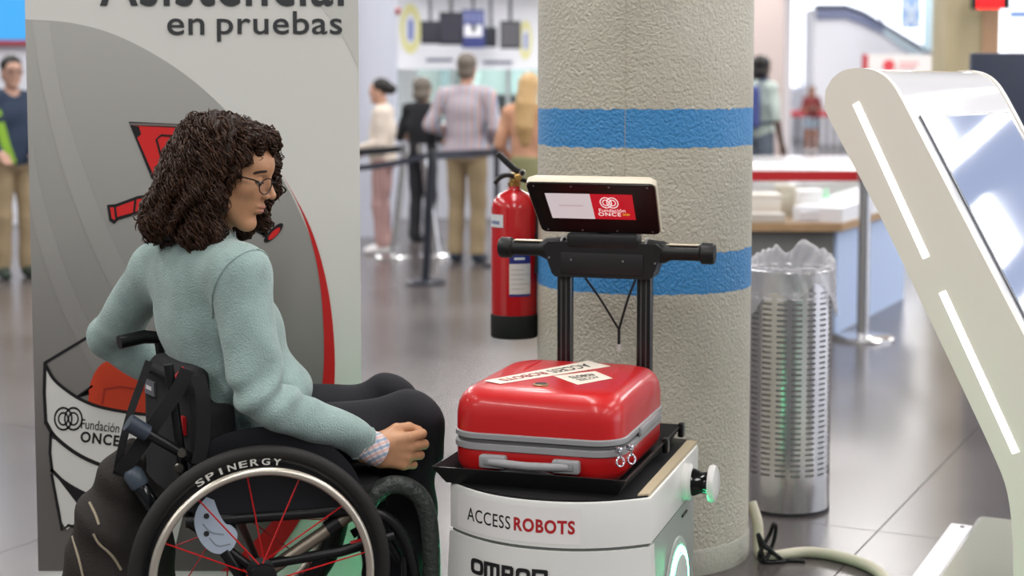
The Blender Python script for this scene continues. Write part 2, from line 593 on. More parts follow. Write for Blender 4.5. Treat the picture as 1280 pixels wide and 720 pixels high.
colu = G().lathe([(CRAD, 0), (CRAD, 1.5), (CRAD, 3.0), (CRAD, 5.6)], CC, n=96).obj('column', column_material(), smooth=60, kind='structure',
    label='thick round stucco column, cream with two painted blue bands', cat='column')
G().lathe([(CRAD + 0.004, 0), (CRAD + 0.004, 0.075), (CRAD, 0.079)], CC, n=96, caps=False).obj('plinth_band', mat('column_plinth', (165, 163, 152), 0.6, bump=0.3, bscale=90), colu, smooth=60)
G().box((CC[0] - 0.0845, CC[1] - CRAD + 0.0095, 0.9), (CC[0] - 0.083, CC[1] - CRAD + 0.02, 2.6)).obj('joint_line', mat('joint_line_paint', (170, 162, 144), 0.6), colu, smooth=0)

# --- ticket office across the hall
OY = 18.0
M_WHITE = mat('white_panel', (235, 236, 242), 0.4)
def slab(name, x0, x1, y0, y1, z0, z1, m, parent=None, bev=0.0, **kw):
    return G().box((x0, y0, z0), (x1, y1, z1), bev=bev).obj(name, m, parent, **kw)
XL = W(497, 100, OY)[0]; XR = 1.25
wb = slab('wall_back', XL, XR, OY, OY + 0.2, 1.66, 2.62, M_WHITE, kind='structure')
slab('wall_back_ceiling_strip', XL, XR, OY - 1.2, OY + 4.2, 2.62, 2.75, mat('dark_soffit', (120, 116, 116), 0.6), kind='structure')
slab('wall_office_side', XR, XR + 0.15, OY, OY + 4, 0, 2.62, M_WHITE, kind='structure')
slab('wall_office_rear', XL, XR, OY + 3.8, OY + 4, 0, 2.62, mat('office_green_wall', (200, 216, 212), 0.7), kind='structure')
slab('wall_counter_front', XL, XR, OY - 0.25, OY + 0.15, 0, 1.02, mat('counter_front', (196, 198, 208), 0.5), kind='structure')
slab('counter_ledge', XL - 0.02, XR, OY - 0.55, OY + 0.01, 1.021, 1.07, mat('white_ledge', (238, 238, 240), 0.35), label='long white counter ledge under the ticket office windows', cat='counter', bev=0.01)
M_GLASSG = mat('office_glass', (222, 240, 236), 0.05, trans=0.9, alpha=0.35, ior=1.1)
wn = thing('window_1', None, None, (1, OY, 1.07), kind='structure')
x = XL
k = 0
while x < XR - 0.1:
    x2 = min(x + 0.62, XR)
    slab('pane', x + 0.03, x2 - 0.03, OY + 0.05, OY + 0.06, 1.08, 1.66, M_GLASSG, wn)
    slab('mullion', x - 0.025, x + 0.025, OY + 0.02, OY + 0.10, 1.07, 1.66, mat('alu_frame', (180, 188, 190), 0.35, metal=0.6), wn)
    x = x2; k += 1
area('office_luminaire', (0.0, OY + 2.0, 2.58), 2.0, 1.2, 90.0, col=(0.95, 1.0, 1.0))
area('office_cove_luminaire', (0.0, OY - 0.9, 2.58), 2.2, 0.25, 16.0)
# office back-room cupboards and things behind the glass
for px, wpx, c in ((560, 16, (120, 140, 142)), (592, 12, (170, 190, 186)), (648, 14, (150, 170, 168))):
    a = W(px, 100, OY + 3.5)
    slab('office_cabinet', a[0] - wpx / 150, a[0] + wpx / 150, OY + 3.3, OY + 3.79, 0.0, 1.9, mat('cabinet_%d' % px, c, 0.5),
         label={560: 'grey-green tall cabinet behind the ticket office glass', 592: 'pale narrow cabinet behind the ticket office glass', 648: 'light grey-green cabinet at the far end of the office'}[px], cat='cabinet')

# round emblem signs, small lettering strips and blue fascia board on the white band
def emblem(px, py, rx, ry, label):
    c = W(px, py, OY - 0.02); p = FPX / OY
    t = thing('emblem_sign', label, 'sign', (c[0], OY - 0.01, c[2] - ry / p), group=None)
    ang = [2 * math.pi * i / 40 for i in range(40)]
    def ringp(a, bq, y): return [(c[0] + a * math.cos(q), y, c[2] + bq * math.sin(q)) for q in ang]
    G().prism(ringp(rx / p, ry / p, OY - 0.012), (0, 0.01, 0)).obj('disc', mat('emblem_yellow', (226, 222, 160), 0.5), t)
    G().prism(ringp(rx * .55 / p, ry * .6 / p, OY - 0.018), (0, 0.005, 0)).obj('centre', mat('emblem_pale', (226, 228, 240), 0.5), t)
    G().box((c[0] - rx * .2 / p, OY - 0.022, c[2] - ry * .45 / p), (c[0] + rx * .25 / p, OY - 0.0185, c[2] + ry * .35 / p)).obj('figure', mat('emblem_blue', (110, 128, 190), 0.5), t)
emblem(513, 36, 13, 31, 'yellow oval emblem with blue centre beside the grey pillar')
emblem(657, 50, 8, 24, 'yellow oval emblem near the blue banded column')
for px0, px1, py in ((533, 566, 75), (604, 640, 78)):
    a = W(px0, py, OY); b_ = W(px1, py, OY)
    G().box((a[0], OY - 0.012, a[2] - 0.018), (b_[0], OY - 0.001, a[2] + 0.018)).obj('fascia_line', mat('fascia_print', (120, 122, 140), 0.6), wb)
# hanging monitors
def hung_screen(px0, px1, py0, py1, Y, label, c, yaw=0.0):
    a = W(px0, py0, Y); b_ = W(px1, py1, Y)
    cx = (a[0] + b_[0]) / 2; w = (b_[0] - a[0]) / 2; zc = (a[2] + b_[2]) / 2; h = (a[2] - b_[2]) / 2
    t = thing('hanging_monitor', label, 'monitor', (cx, Y, zc - h))
    Mx = Matrix.Translation((cx, Y, zc)) @ Matrix.Rotation(R(yaw), 4, 'Z')
    G().box((-w, -0.035, -h), (w, 0.035, h), Mx, bev=0.01).obj('casing', mat('monitor_black', (34, 34, 38), 0.4), t)
    G().box((-w * .9, -0.039, -h * .86), (w * .9, -0.034, h * .86), Mx).obj('screen', mat('monitor_screen_%d' % c[0], c, 0.25), t)
    G().tube([(cx, Y, zc + h - 0.02), (cx, Y, 2.62)], 0.018, 8).obj('hanger_rod', mat('rod_grey', (90, 92, 98), 0.4, metal=0.6), t)
    G().box((cx - 0.06, Y - 0.05, 2.602), (cx + 0.06, Y + 0.05, 2.622)).obj('ceiling_plate', mat('rod_grey'), t)
hung_screen(526, 550, 26, 55, 17.3, 'dark hanging monitor nearest the yellow emblem and grey pillar', (60, 60, 70))
hung_screen(549, 579, 15, 56, 16.9, 'large dark hanging monitor beside the blue notice board', (74, 74, 86))
hung_screen(606, 621, 34, 59, 17.3, 'small dark hanging monitor right behind the blue notice board', (52, 54, 62))
hung_screen(625, 651, 26, 61, 16.9, 'hanging monitor with a plain grey screen', (112, 112, 118))
a = W(577, 12, OY - 0.3); b_ = W(606, 60, OY - 0.3)
t = thing('notice_board', 'dark blue hanging notice board with a white middle panel', 'sign', ((a[0] + b_[0]) / 2, OY - 0.3, b_[2]))
G().box((a[0], OY - 0.32, b_[2]), (b_[0], OY - 0.28, a[2])).obj('board', mat('notice_blue', (62, 70, 128), 0.5), t)
zh = a[2] - b_[2]
G().box((a[0] + 0.03, OY - 0.325, b_[2] + zh * .30), (b_[0] - 0.03, OY - 0.319, b_[2] + zh * .60)).obj('white_panel', mat('notice_white', (232, 234, 240), 0.5), t)
for i in range(4):
    G().box((a[0] + 0.03 + i * 0.06, OY - 0.325, b_[2] + zh * .66), (a[0] + 0.055 + i * 0.06, OY - 0.319, b_[2] + zh * .94)).obj('print_bar', mat('notice_bar', (150, 158, 200), 0.5), t)
G().box(((a[0] + b_[0]) / 2 - 0.02, OY - 0.325, b_[2] + zh * .42), ((a[0] + b_[0]) / 2 + 0.03, OY - 0.3185, b_[2] + zh * .66)).obj('print_bar', mat('notice_blue'), t)
G().tube([((a[0] + b_[0]) / 2, OY - 0.3, a[2] - .01), ((a[0] + b_[0]) / 2, OY - 0.3, 2.62)], 0.015, 8).obj('hanger_rod', mat('rod_grey'), t)
# small red alarm on the pillar edge
pil = W(468, 100, 15.8)
pr = G().lathe([(0.27, 0), (0.27, 5.6)], (pil[0] - 0.04, 15.8, 0), n=48).obj('pillar_round', mat('pillar_grey', (196, 200, 214), 0.45), kind='structure', smooth=60)
c = W(497, 14, 15.75)
t = thing('alarm_bell', 'small red round alarm mounted on the smooth grey pillar', 'alarm', (c[0] - 0.03, 15.75, c[2] - .03))
G().lathe([(0.035, 0), (0.035, 0.03), (0.02, 0.05)], (pil[0] + 0.215, 15.74, c[2]), (1, 0, 0), 20).obj('dome', mat('alarm_red', (170, 40, 48), 0.4), t)
G().lathe([(0.042, 0), (0.042, 0.012)], (pil[0] + 0.21, 15.74, c[2]), (1, 0, 0), 20).obj('base_plate', mat('alarm_white', (220, 220, 224), 0.5), t)

# --- white shop wall and sign behind the left man
LY = 17.0
slab('wall_left', -9.5, -2.2, LY, LY + 0.2, 0, 2.9, mat('shop_white_wall', (228, 230, 240), 0.6), kind='structure')
a = W(-60, 50, LY - 0.1); b_ = W(34, -60, LY - 0.1)
t = thing('shop_sign', 'bright blue fascia sign with a thin red lower edge', 'sign', ((a[0] + b_[0]) / 2, LY - 0.05, a[2]))
G().box((a[0], LY - 0.1, a[2]), (b_[0] + 0.1, LY, b_[2])).obj('sign_panel', mat('sign_blue', (64, 160, 226), 0.4, emit=(64, 160, 226), estr=0.35), t)
G().box((a[0], LY - 0.11, a[2] - 0.05), (b_[0] + 0.1, LY, a[2] - 0.002)).obj('red_edge', mat('sign_red', (176, 70, 80), 0.4), t)

# --- right-hand hall, far away
FY = 46.0
slab('wall_far', -6, 20, FY, FY + 0.3, 0, 5.6, mat('far_wall', (240, 240, 246), 0.7), kind='structure')
w2 = thing('glow_panes_far', None, None, (14, FY, 1.6), kind='structure')  # emissive panes added to give the far white wall its overexposed brightness
M_GLOWPANE = mat('glow_pane', (240, 244, 255), 0.2, emit=(240, 245, 255), estr=2.0)
for i in range(6):
    x0 = 6 + i * 2.3
    slab('pane', x0, x0 + 2.18, FY - 0.06, FY - 0.02, 1.5, 5.4, M_GLOWPANE, w2)
    slab('mullion', x0 - 0.1, x0 - 0.01, FY - 0.1, FY, 1.4, 5.6, mat('mullion_white', (228, 228, 234), 0.5), w2)
slab('wall_right', 20.0, 20.3, -8, FY, 0, 5.6, mat('far_wall'), kind='structure')
w3 = thing('glow_panes_right', None, None, (19.95, 8, 0.4), kind='structure')  # unseen glowing panes, added for the bin's highlight and the column's bright right edge
for i in range(9):
    y0 = -5 + i * 2.4
    slab('pane', 19.94, 19.99, y0, y0 + 2.28, 0.4, 5.0, M_GLOWPANE, w3)
    slab('mullion', 19.90, 19.99, y0 - 0.1, y0 - 0.01, 0.3, 5.1, mat('mullion_white'), w3)
# pillars of the far hall
a = W(938, 60, 30); b_ = W(976, 60, 30)
G().box((a[0] - 0.2, 29.6, 0), (b_[0], 30.3, 5.6), bev=0.04).obj('pillar_far', mat('pillar_pink', (206, 190, 186), 0.5), kind='structure')
a = W(978, 60, 33); b_ = W(988, 60, 33)
G().box((a[0], 32.8, 0), (b_[0], 33.1, 5.6), bev=0.03).obj('pillar_far.001', mat('pillar_white', (244, 240, 244), 0.5), kind='structure')
a = W(1183, 60, 14); b_ = W(1250, 60, 14)
sq = G().box((a[0], 14, 0), (b_[0], 14.5, 5.6), bev=0.02).obj('pillar_square', mat('pillar_beige', (176, 164, 132), 0.5, var=0.06, vscale=3), kind='structure')
G().box((b_[0] - 0.16, 13.985, 0), (b_[0] - 0.02, 14.0, 5.6)).obj('edge_strip', mat('pillar_brown', (172, 138, 108), 0.5), sq)
# escalator balustrade high in the far hall
ey = 41.0
t = thing('escalator', 'white-sided escalator with a dark blue sloping handrail in the far hall', 'escalator', (W(1070, 110, ey)[0], ey, 0))
top = [(1018, 10), (1058, 10), (1080, 18), (1136, 52), (1180, 78)]
side = [W(x_, y_, ey) for x_, y_ in top]
G().prism(side + [(side[-1][0], ey, 0.0), (side[0][0], ey, 0.0)], (0, 1.4, 0)).obj('side_panel', mat('escalator_white', (240, 240, 248), 0.5), t)
G().prism([W(x_, y_, ey - 0.02) for x_, y_ in ((1020, 12), (1058, 12), (1080, 20), (1104, 34), (1104, 43), (1076, 30), (1056, 23), (1020, 24))], (0, -0.06, 0)).obj('blue_band', mat('escalator_blue', (128, 136, 168), 0.4), t)
G().prism([W(x_, y_, ey - 0.02) for x_, y_ in ((1104, 34), (1136, 54), (1180, 80), (1180, 86), (1134, 66), (1104, 43))], (0, -0.06, 0)).obj('glass_band', mat('escalator_glass', (196, 214, 226), 0.3), t)
G().tube([W(x_, y_ - 2, ey - 0.05) for x_, y_ in top], 0.06, 8).obj('handrail', mat('escalator_rail', (90, 92, 110), 0.5), t)
# hanging pale blue banners
for (x0, x1, y1, c, lb) in ((1128, 1151, 36, (150, 180, 226), 'blue patterned hanging panel in the far hall'), (1156, 1184, 62, (206, 232, 244), 'pale blue hanging panel beside the beige square pillar')):
    a = W(x0, -60, 37); b_ = W(x1, y1, 37)
    t = thing('hanging_banner', lb, 'banner', ((a[0] + b_[0]) / 2, 37, b_[2]))
    G().box((a[0], 37, b_[2]), (b_[0], 37.05, a[2])).obj('panel', mat('panel_%d' % x0, c, 0.5), t)
    G().tube([((a[0] + b_[0]) / 2, 37.02, a[2] - 0.01), ((a[0] + b_[0]) / 2, 37.02, 5.6)], 0.02, 6).obj('hanger_rod', mat('rod_grey'), t)
    if x0 == 1128:
        for sgn in (1, -1):
            cx, cz = (a[0] + b_[0]) / 2, (b_[2] + a[2]) / 2 - 0.55
            G().ribbon([(cx - 0.17, 36.99, cz - 0.3 * sgn), (cx + 0.17, 36.99, cz + 0.3 * sgn)], 0.07, (0, -1, 0)).obj('printed_stripe', mat('panel_stripe', (226, 236, 248), 0.5), t)
# railing with red top rail
ry = 37.5
a = on_floor(962, 187); b_ = on_floor(1056, 187)
t = thing('railing', 'dark barred railing with a red top rail in the far hall', 'railing', (W(1010, 150, ry)[0], ry, 0))
xa, xb = W(955, 150, ry)[0], W(1066, 150, ry)[0]
G().box((xa, ry - 0.08, 0.78), (xb, ry + 0.08, 0.92), bev=0.02).obj('top_rail', mat('rail_red', (206, 74, 84), 0.4), t)
n = 12
for i in range(n):
    xx = xa + (xb - xa) * (i + 0.5) / n
    G().box((xx - 0.035, ry - 0.03, 0), (xx + 0.035, ry + 0.03, 0.79)).obj('bar', mat('bar_dark', (70, 66, 76), 0.5), t, smooth=0)
# hanging sign with red circle
sy = 20.0
a = W(1080, 68, sy); b_ = W(1173, 89, sy)
t = thing('info_sign', 'long white sign with red circle and red end panel', 'sign', ((a[0] + b_[0]) / 2, sy, 0))
zc = b_[2] - 0.05
G().box((a[0], sy, zc), (b_[0], sy + 0.1, a[2])).obj('board', mat('sign_white', (226, 222, 220), 0.5), t)
G().box((a[0] - 0.002, sy - 0.004, zc), (a[0] + 0.05, sy + 0.1, a[2] + 0.002)).obj('red_end', mat('sign_red2', (186, 40, 52), 0.4), t)
G().box((b_[0] - 0.02, sy - 0.004, zc), (b_[0] + 0.06, sy + 0.1, a[2] + 0.05)).obj('dark_end', mat('sign_dark', (60, 60, 66), 0.5), t)
cc = W(1111, 82, sy)
G().lathe([(0.075, 0), (0.075, 0.006)], (cc[0], sy - 0.001, cc[2]), (0, -1, 0), 28).obj('red_circle', mat('sign_red3', (214, 72, 80), 0.4), t)
for dz, w_ in ((0.03, 0.24), (-0.03, 0.20)):
    G().box((cc[0] + 0.13, sy - 0.004, cc[2] + dz - 0.014), (cc[0] + 0.13 + w_, sy + 0.001, cc[2] + dz + 0.014)).obj('print_line', mat('sign_print', (222, 150, 152), 0.5), t)
for xx in (a[0] + 0.12, b_[0] - 0.12):
    G().box((xx - 0.03, sy + 0.02, 0), (xx + 0.03, sy + 0.08, zc + 0.01)).obj('post', mat('rod_grey'), t)
# LED sign on the square pillar
ly_ = 13.7
a = W(1218, -22, ly_); b_ = W(1263, 11, ly_)
t = thing('led_sign', 'black hanging LED board with glowing red digits', 'sign', ((a[0] + b_[0]) / 2, ly_, b_[2]))
G().box((a[0], ly_, b_[2]), (b_[0], ly_ + 0.12, a[2]), bev=0.01).obj('casing', mat('led_black', (22, 20, 22), 0.4), t)
zc = W(1240, 4, ly_)[2]
for i, dx in enumerate((-0.085, -0.03, 0.03, 0.085)):
    cx = (a[0] + b_[0]) / 2 - 0.02 + dx
    q = mat('led_red', (255, 40, 40), 0.5, emit=(255, 30, 36), estr=2.5)
    g = G()
    for (u0, u1, w0, w1) in ((-.018, .018, .034, .044), (-.018, .018, -.044, -.034), (-.022, -.013, -.04, .04), (.013, .022, -.04, .04)):
        g.box((cx + u0, ly_ - 0.004, zc + w0), (cx + u1, ly_ + 0.001, zc + w1))
    g.obj('digit', q, t, smooth=0)
G().tube([((a[0] + b_[0]) / 2, ly_ + 0.06, a[2] - 0.01), ((a[0] + b_[0]) / 2, ly_ + 0.06, 5.6)], 0.02, 8).obj('hanger_rod', mat('rod_grey'), t)
# white lit panel at the far right
a = W(1262, 8, 16.5); b_ = W(1330, 66, 16.5)
t = thing('lit_panel', 'bright white lit advertising panel with a blue line', 'sign', ((a[0] + b_[0]) / 2, 16.5, 0))
G().box((a[0], 16.5, b_[2]), (b_[0], 16.6, a[2])).obj('light_box', mat('litbox', (245, 246, 250), 0.4, emit=(240, 244, 255), estr=0.9), t)
G().box((a[0], 16.49, a[2] - 0.11), (b_[0], 16.499, a[2] - 0.05)).obj('blue_line', mat('litbox_blue', (110, 150, 214), 0.4), t)
for xx in (a[0] + 0.08, b_[0] - 0.1):
    G().box((xx, 16.52, 0), (xx + 0.05, 16.58, b_[2] + 0.01)).obj('post', mat('rod_grey'), t)
# navy free-standing board
ny_ = 8.2
a = W(1215, 66, ny_); b_ = W(1330, 300, ny_)
t = thing('navy_board', 'dark navy free-standing board behind the white kiosk', 'board', ((a[0] + b_[0]) / 2, ny_, 0))
G().box((a[0], ny_, 0.12), (b_[0], ny_ + 0.06, a[2]), bev=0.012).obj('panel', mat('navy_panel', (44, 52, 72), 0.5), t)
for xx in (a[0] + 0.05, b_[0] - 0.12):
    G().box((xx, ny_ - 0.2, 0), (xx + 0.06, ny_ + 0.26, 0.12), bev=0.008).obj('foot', mat('navy_foot', (60, 62, 70), 0.5), t)
# glossy white table in the middle distance
t = thing('white_table', 'wide glossy white table between the column and the kiosk', 'table', (2.3, 12.8, 0))
x0, x1 = W(925, 210, 12)[0], W(1140, 210, 12)[0]
G().box((x0, 11.7, 0.80), (x1, 14.0, 0.86), bev=0.012).obj('tabletop', mat('table_gloss', (238, 236, 238), 0.12), t)
for xx in (x0 + 0.1, x1 - 0.16):
    for yy in (11.85, 13.8):
        G().box((xx, yy, 0), (xx + 0.06, yy + 0.06, 0.81)).obj('leg', mat('rod_grey'), t)
G().box((x0 + .02, 11.71, 0.55), (x1 - .02, 11.74, 0.80)).obj('apron', mat('table_apron', (214, 212, 210), 0.4), t)

# ================================================================ ROLL-UP BANNER
BY = 4.46
ban = thing('rollup_banner', 'tall printed roll-up banner with grey and red robot artwork', 'banner', (W(245, 720, BY)[0], BY, 0))
xl, xr = W(31, 0, BY)[0], W(448, 0, BY)[0]
M_BW = mat('banner_white', (222, 221, 216), 0.45)
G().box((xl, BY, 0.06), (xr, BY + 0.004, 2.05)).obj('print_sheet', M_BW, ban, smooth=0)
G().box((xl - 0.01, BY - 0.01, 2.04), (xr + 0.01, BY + 0.014, 2.075), bev=0.004).obj('top_rail', mat('alu_brushed', (190, 192, 195), 0.3, metal=0.9), ban)
G().box((xl - 0.0, BY - 0.045, 0.0), (xr + 0.0, BY + 0.10, 0.05), bev=0.02, seg=3).obj('base_cassette', mat('alu_brushed'), ban)
G().tube([((xl + xr) / 2, BY + 0.05, 0.05), ((xl + xr) / 2, BY + 0.03, 2.05)], 0.009, 8).obj('support_pole', mat('alu_brushed'), ban)
NB = (0, -1, 0)
def B(px, py, k=1):
    p = W(px, py, BY); p[1] = BY - 0.0009 * k
    p[0] = min(max(p[0], xl), xr); p[2] = max(p[2], 0.08)
    return p
def print_fill(name, pts, m, k, parent=None):
    return G().prism([B(x_, y_, k) for x_, y_ in pts], (0, -0.0005, 0)).obj(name, m, parent or ban, smooth=0)
def print_line(name, pts, w, m, k, parent=None, smoothn=0):
    P = [B(x_, y_, k) for x_, y_ in pts]
    if smoothn: P = spline(P, smoothn)
    ww = (w if not hasattr(w, '__len__') else list(np.interp(np.linspace(0, len(w) - 1, len(P)), range(len(w)), w)))
    return G().ribbon(P, ww, NB, 0.0005).obj(name, m, parent or ban, smooth=0)
def curve2(pts, n=8):
    return [tuple(p) for p in spline([np.array(q, float) for q in pts], n)]
# printed tonal shapes (colours of the print itself)
def print_gradient(name, c0, c1, z0, z1):
    m, nt, b = node_mat(name)
    tc = nt.nodes.new('ShaderNodeNewGeometry'); sp = nt.nodes.new('ShaderNodeSeparateXYZ'); nt.links.new(tc.outputs['Position'], sp.inputs[0])
    mr = nt.nodes.new('ShaderNodeMapRange'); mr.inputs['From Min'].default_value = z0; mr.inputs['From Max'].default_value = z1
    nt.links.new(sp.outputs['Z'], mr.inputs['Value'])
    mx = nt.nodes.new('ShaderNodeMix'); mx.data_type = 'RGBA'
    mx.inputs['A'].default_value = rgb(*c0); mx.inputs['B'].default_value = rgb(*c1)
    nt.links.new(mr.outputs['Result'], mx.inputs['Factor']); nt.links.new(mx.outputs['Result'], b.inputs['Base Color'])
    b.inputs['Roughness'].default_value = 0.45
    return m
M_BG = print_gradient('banner_grey', (104, 100, 97), (180, 179, 174), 0.35, 1.6)
arc = curve2([(31, 24), (85, 28), (140, 42), (200, 72), (255, 112), (310, 168), (352, 222), (385, 290), (405, 360), (414, 430), (412, 500), (398, 570), (366, 640), (318, 700), (290, 725)])
print_fill('grey_field', arc + [(20, 725), (20, 24)], M_BG, 1)
print_fill('pale_swoosh', curve2([(395, 0), (425, 40), (448, 85), (462, 130)]) + [(470, 0)], mat('banner_pale', (206, 206, 200), 0.45), 1)

M_S1 = print_gradient('banner_streak', (108, 104, 101), (186, 185, 180), 0.35, 1.6)
print_fill('light_streak', curve2([(62, 28), (80, 130), (120, 250), (165, 350), (215, 440)]) + curve2([(185, 440), (130, 340), (85, 230), (56, 120), (40, 27)]), M_S1, 2)
print_fill('light_streak', curve2([(40, 180), (60, 270), (100, 380), (150, 470)]) + curve2([(120, 470), (75, 380), (45, 290), (34, 230)]), M_S1, 2)
M_RED = mat('banner_red', (196, 34, 34), 0.45)
inner = curve2([(352, 216), (380, 272), (398, 340), (405, 420), (402, 490), (386, 566), (352, 636), (300, 694), (262, 725)])
outer = curve2([(352, 216), (388, 284), (409, 356), (418, 430), (417, 500), (406, 572), (376, 648), (330, 712), (318, 725)])
print_fill('red_swoosh', inner + outer[::-1], M_RED, 3)
M_BK = mat('banner_black', (26, 24, 26), 0.45)
M_DG = mat('banner_letter', (58, 60, 62), 0.45)
def btext(name, s_, x0, x1, y0, y1, m, bold, sp=1.0, k=4, tilt=0.0):
    a = B(x0, y0, k); b_ = B(x1, y1, k)
    cx, cz = (a[0] + b_[0]) / 2, (a[2] + b_[2]) / 2; ct, st = math.cos(tilt), math.sin(tilt)
    return text_obj(name, s_, m, lambda u, v: (cx + u * ct - v * st, BY - 0.0009 * k, cz + u * st + v * ct), ban, bold=bold, spacing=sp, fit=(abs(b_[0] - a[0]), abs(a[2] - b_[2])))
btext('lettering', 'en', 209, 256, 23, 44, M_DG, 0.009, 1.05)
btext('lettering', 'pruebas', 271, 428, 14, 52, M_DG, 0.009, 1.05)
btext('lettering', 'Asistencial', 124, 430, -50, 8, M_DG, 0.012, 1.05)
# robot drawing: tablet, handles, body
M_LR = mat('banner_brightred', (214, 40, 40), 0.45)
print_fill('drawn_tablet', [(161, 152), (290, 158), (284, 214), (262, 226), (190, 224)], M_BK, 3)
print_fill('drawn_tablet_face', [(166, 157), (288, 163), (281, 210), (260, 220), (193, 220), (172, 172), (177, 168), (174, 158)], M_LR, 4)
print_line('drawn_line', [(163, 155), (200, 156), (288, 160)], 0.006, mat('banner_grey2', (120, 110, 108), 0.5), 5)
print_line('drawn_line', [(207, 215), (196, 174), (202, 169), (216, 170), (222, 176), (223, 190)], 0.006, M_BK, 5)
print_line('drawn_line', [(213, 172), (221, 179), (222, 212)], 0.004, M_BK, 5)
print_fill('drawn_handle', [(134, 256), (145, 255), (172, 245), (300, 225), (300, 262), (171, 268), (148, 275), (143, 280), (137, 276)], M_BK, 3)
print_fill('drawn_handle_face', [(138, 259), (145, 259), (172, 249), (296, 230), (296, 258), (172, 264), (147, 271), (143, 275), (140, 272)], M_LR, 4)
print_line('drawn_line', [(144, 257), (146, 274)], 0.006, M_BK, 5)
print_line('drawn_line', [(170, 247), (168, 266)], 0.006, M_BK, 5)
hx, hy = 342, 291
ell = [(hx + 13 * math.cos(q) * .8 - 6 * math.sin(q), hy + 14 * math.sin(q) * .8 - 5 * math.cos(q)) for q in np.linspace(0, 2 * math.pi, 25)[:-1]]
print_fill('drawn_handle_end', ell, M_BK, 3)
print_fill('drawn_handle_face', [(hx + (x_ - hx) * .62 + 1, hy + (y_ - hy) * .62 + 1) for x_, y_ in ell], M_LR, 4)
print_fill('drawn_handle', [(318, 270), (338, 280), (333, 297), (312, 286)], M_BK, 2)
M_OR = mat('banner_orange', (206, 66, 36), 0.45)
print_fill('drawn_case', curve2([(110, 512), (113, 480), (126, 456), (150, 446)], 6) + [(280, 446), (290, 560), (180, 560), (112, 512)], M_OR, 3)
print_line('drawn_line', [(128, 505), (131, 486), (150, 483), (200, 490)], 0.006, mat('banner_orange2', (168, 48, 32), 0.5), 4)
print_line('drawn_line', [(57, 453), (112, 420), (150, 402)], 0.008, M_BK, 3)
print_line('drawn_line', [(112, 492), (96, 496), (116, 482)], 0.006, M_BK, 3)
body = curve2([(57, 455), (72, 478), (110, 503), (160, 515), (230, 522)], 6)
low = curve2([(230, 606), (170, 594), (110, 574), (72, 548), (57, 526)], 6)
print_fill('drawn_body', body + low, M_BW, 4)
print_line('drawn_line', body, 0.009, M_BK, 5)
print_line('drawn_line', low, 0.011, M_BK, 5)
print_line('drawn_line', [(57, 452), (56, 490), (58, 528)], 0.009, M_BK, 6)
low2 = curve2([(64, 586), (84, 604), (120, 622), (170, 634), (230, 640)], 6)
print_fill('drawn_body', [(64, 548)] + low2 + [(230, 606), (170, 594), (110, 574), (72, 550)], M_BW, 3)
print_line('drawn_line', [(64, 540), (63, 566), (66, 590)], 0.008, M_BK, 5)
print_line('drawn_line', low2, 0.010, M_BK, 5)
print_fill('drawn_body', [(66, 592), (76, 650), (84, 662), (92, 655), (130, 662), (220, 680), (230, 640), (170, 634), (100, 612)], M_BW, 3)
print_fill('drawn_shadow', [(70, 594), (100, 614), (150, 634), (150, 650), (96, 628)], M_BK, 4)
print_line('drawn_line', [(65, 592), (74, 640), (78, 662), (86, 656), (94, 658)], 0.008, M_BK, 5)
def ring_logo(parent, cx, cy, r, m, put):
    """two interlocked double rings"""
    for dx in (-0.42 * r, 0.42 * r):
        for rr, w_ in ((r, 0.17 * r), (0.58 * r, 0.15 * r)):
            P = [put(cx + dx + rr * 0.78 * math.cos(q), cy + rr * math.sin(q)) for q in np.linspace(0, 2 * math.pi, 29)]
            L = [put(cx + dx + (rr - w_) * 0.78 * math.cos(q), cy + (rr - w_) * math.sin(q)) for q in np.linspace(0, 2 * math.pi, 29)]
            n = 29
            G().add(P + L, [(i, i + 1, n + i + 1, n + i) for i in range(n - 1)]).obj('logo_ring', m, parent, smooth=0)
ring_logo(ban, 86, 523, 15, M_BK, lambda x_, y_: B(x_, y_, 6))
btext('lettering', 'Fundación', 102, 150, 526, 538, M_BK, 0.004, 1.0, 6, R(-7))
btext('lettering', 'ONCE', 101, 150, 541, 555, M_BK, 0.03, 1.15, 6, R(-7))

# ================================================================ DELIVERY ROBOT
phi = R(17.5)
RO = np.array([0.089, 3.795, 0.0]); rr_ = np.array([math.cos(phi), -math.sin(phi), 0]); rb_ = np.array([math.sin(phi), math.cos(phi), 0]); UP = np.array([0, 0, 1.0])
def RP(u, v, z): return RO + u * rr_ + v * rb_ + z * UP
rob = thing('mobile_robot', 'white mobile service robot carrying a black tray and upright handlebar', 'robot', RP(0, 0.3, 0))
M_RW = mat('robot_white', (226, 226, 222), 0.3, coat=0.2)
M_RG = mat('robot_grey', (158, 162, 158), 0.4)
M_BKP = mat('black_plastic', (24, 24, 25), 0.45, bump=0.05, bscale=400)
M_BKM = mat('black_metal', (18, 18, 20), 0.28)
def bow(u, d=0.108, w=0.25): return -d * max(0.0, 1 - abs(u / w) ** 2.2)
def plan(w, d, v1, rnd=0.05, n=24):
    """outline: bowed front, straight sides, rounded back"""
    P = [(w * (-1 + 2 * i / n), bow(w * (-1 + 2 * i / n), d, w)) for i in range(n + 1)]
    for i in range(7): a = R(90 * i / 6); P.append((w - rnd + rnd * math.cos(a), v1 - rnd + rnd * math.sin(a)))
    for i in range(7): a = R(90 + 90 * i / 6); P.append((-w + rnd + rnd * math.cos(a), v1 - rnd + rnd * math.sin(a)))
    return P
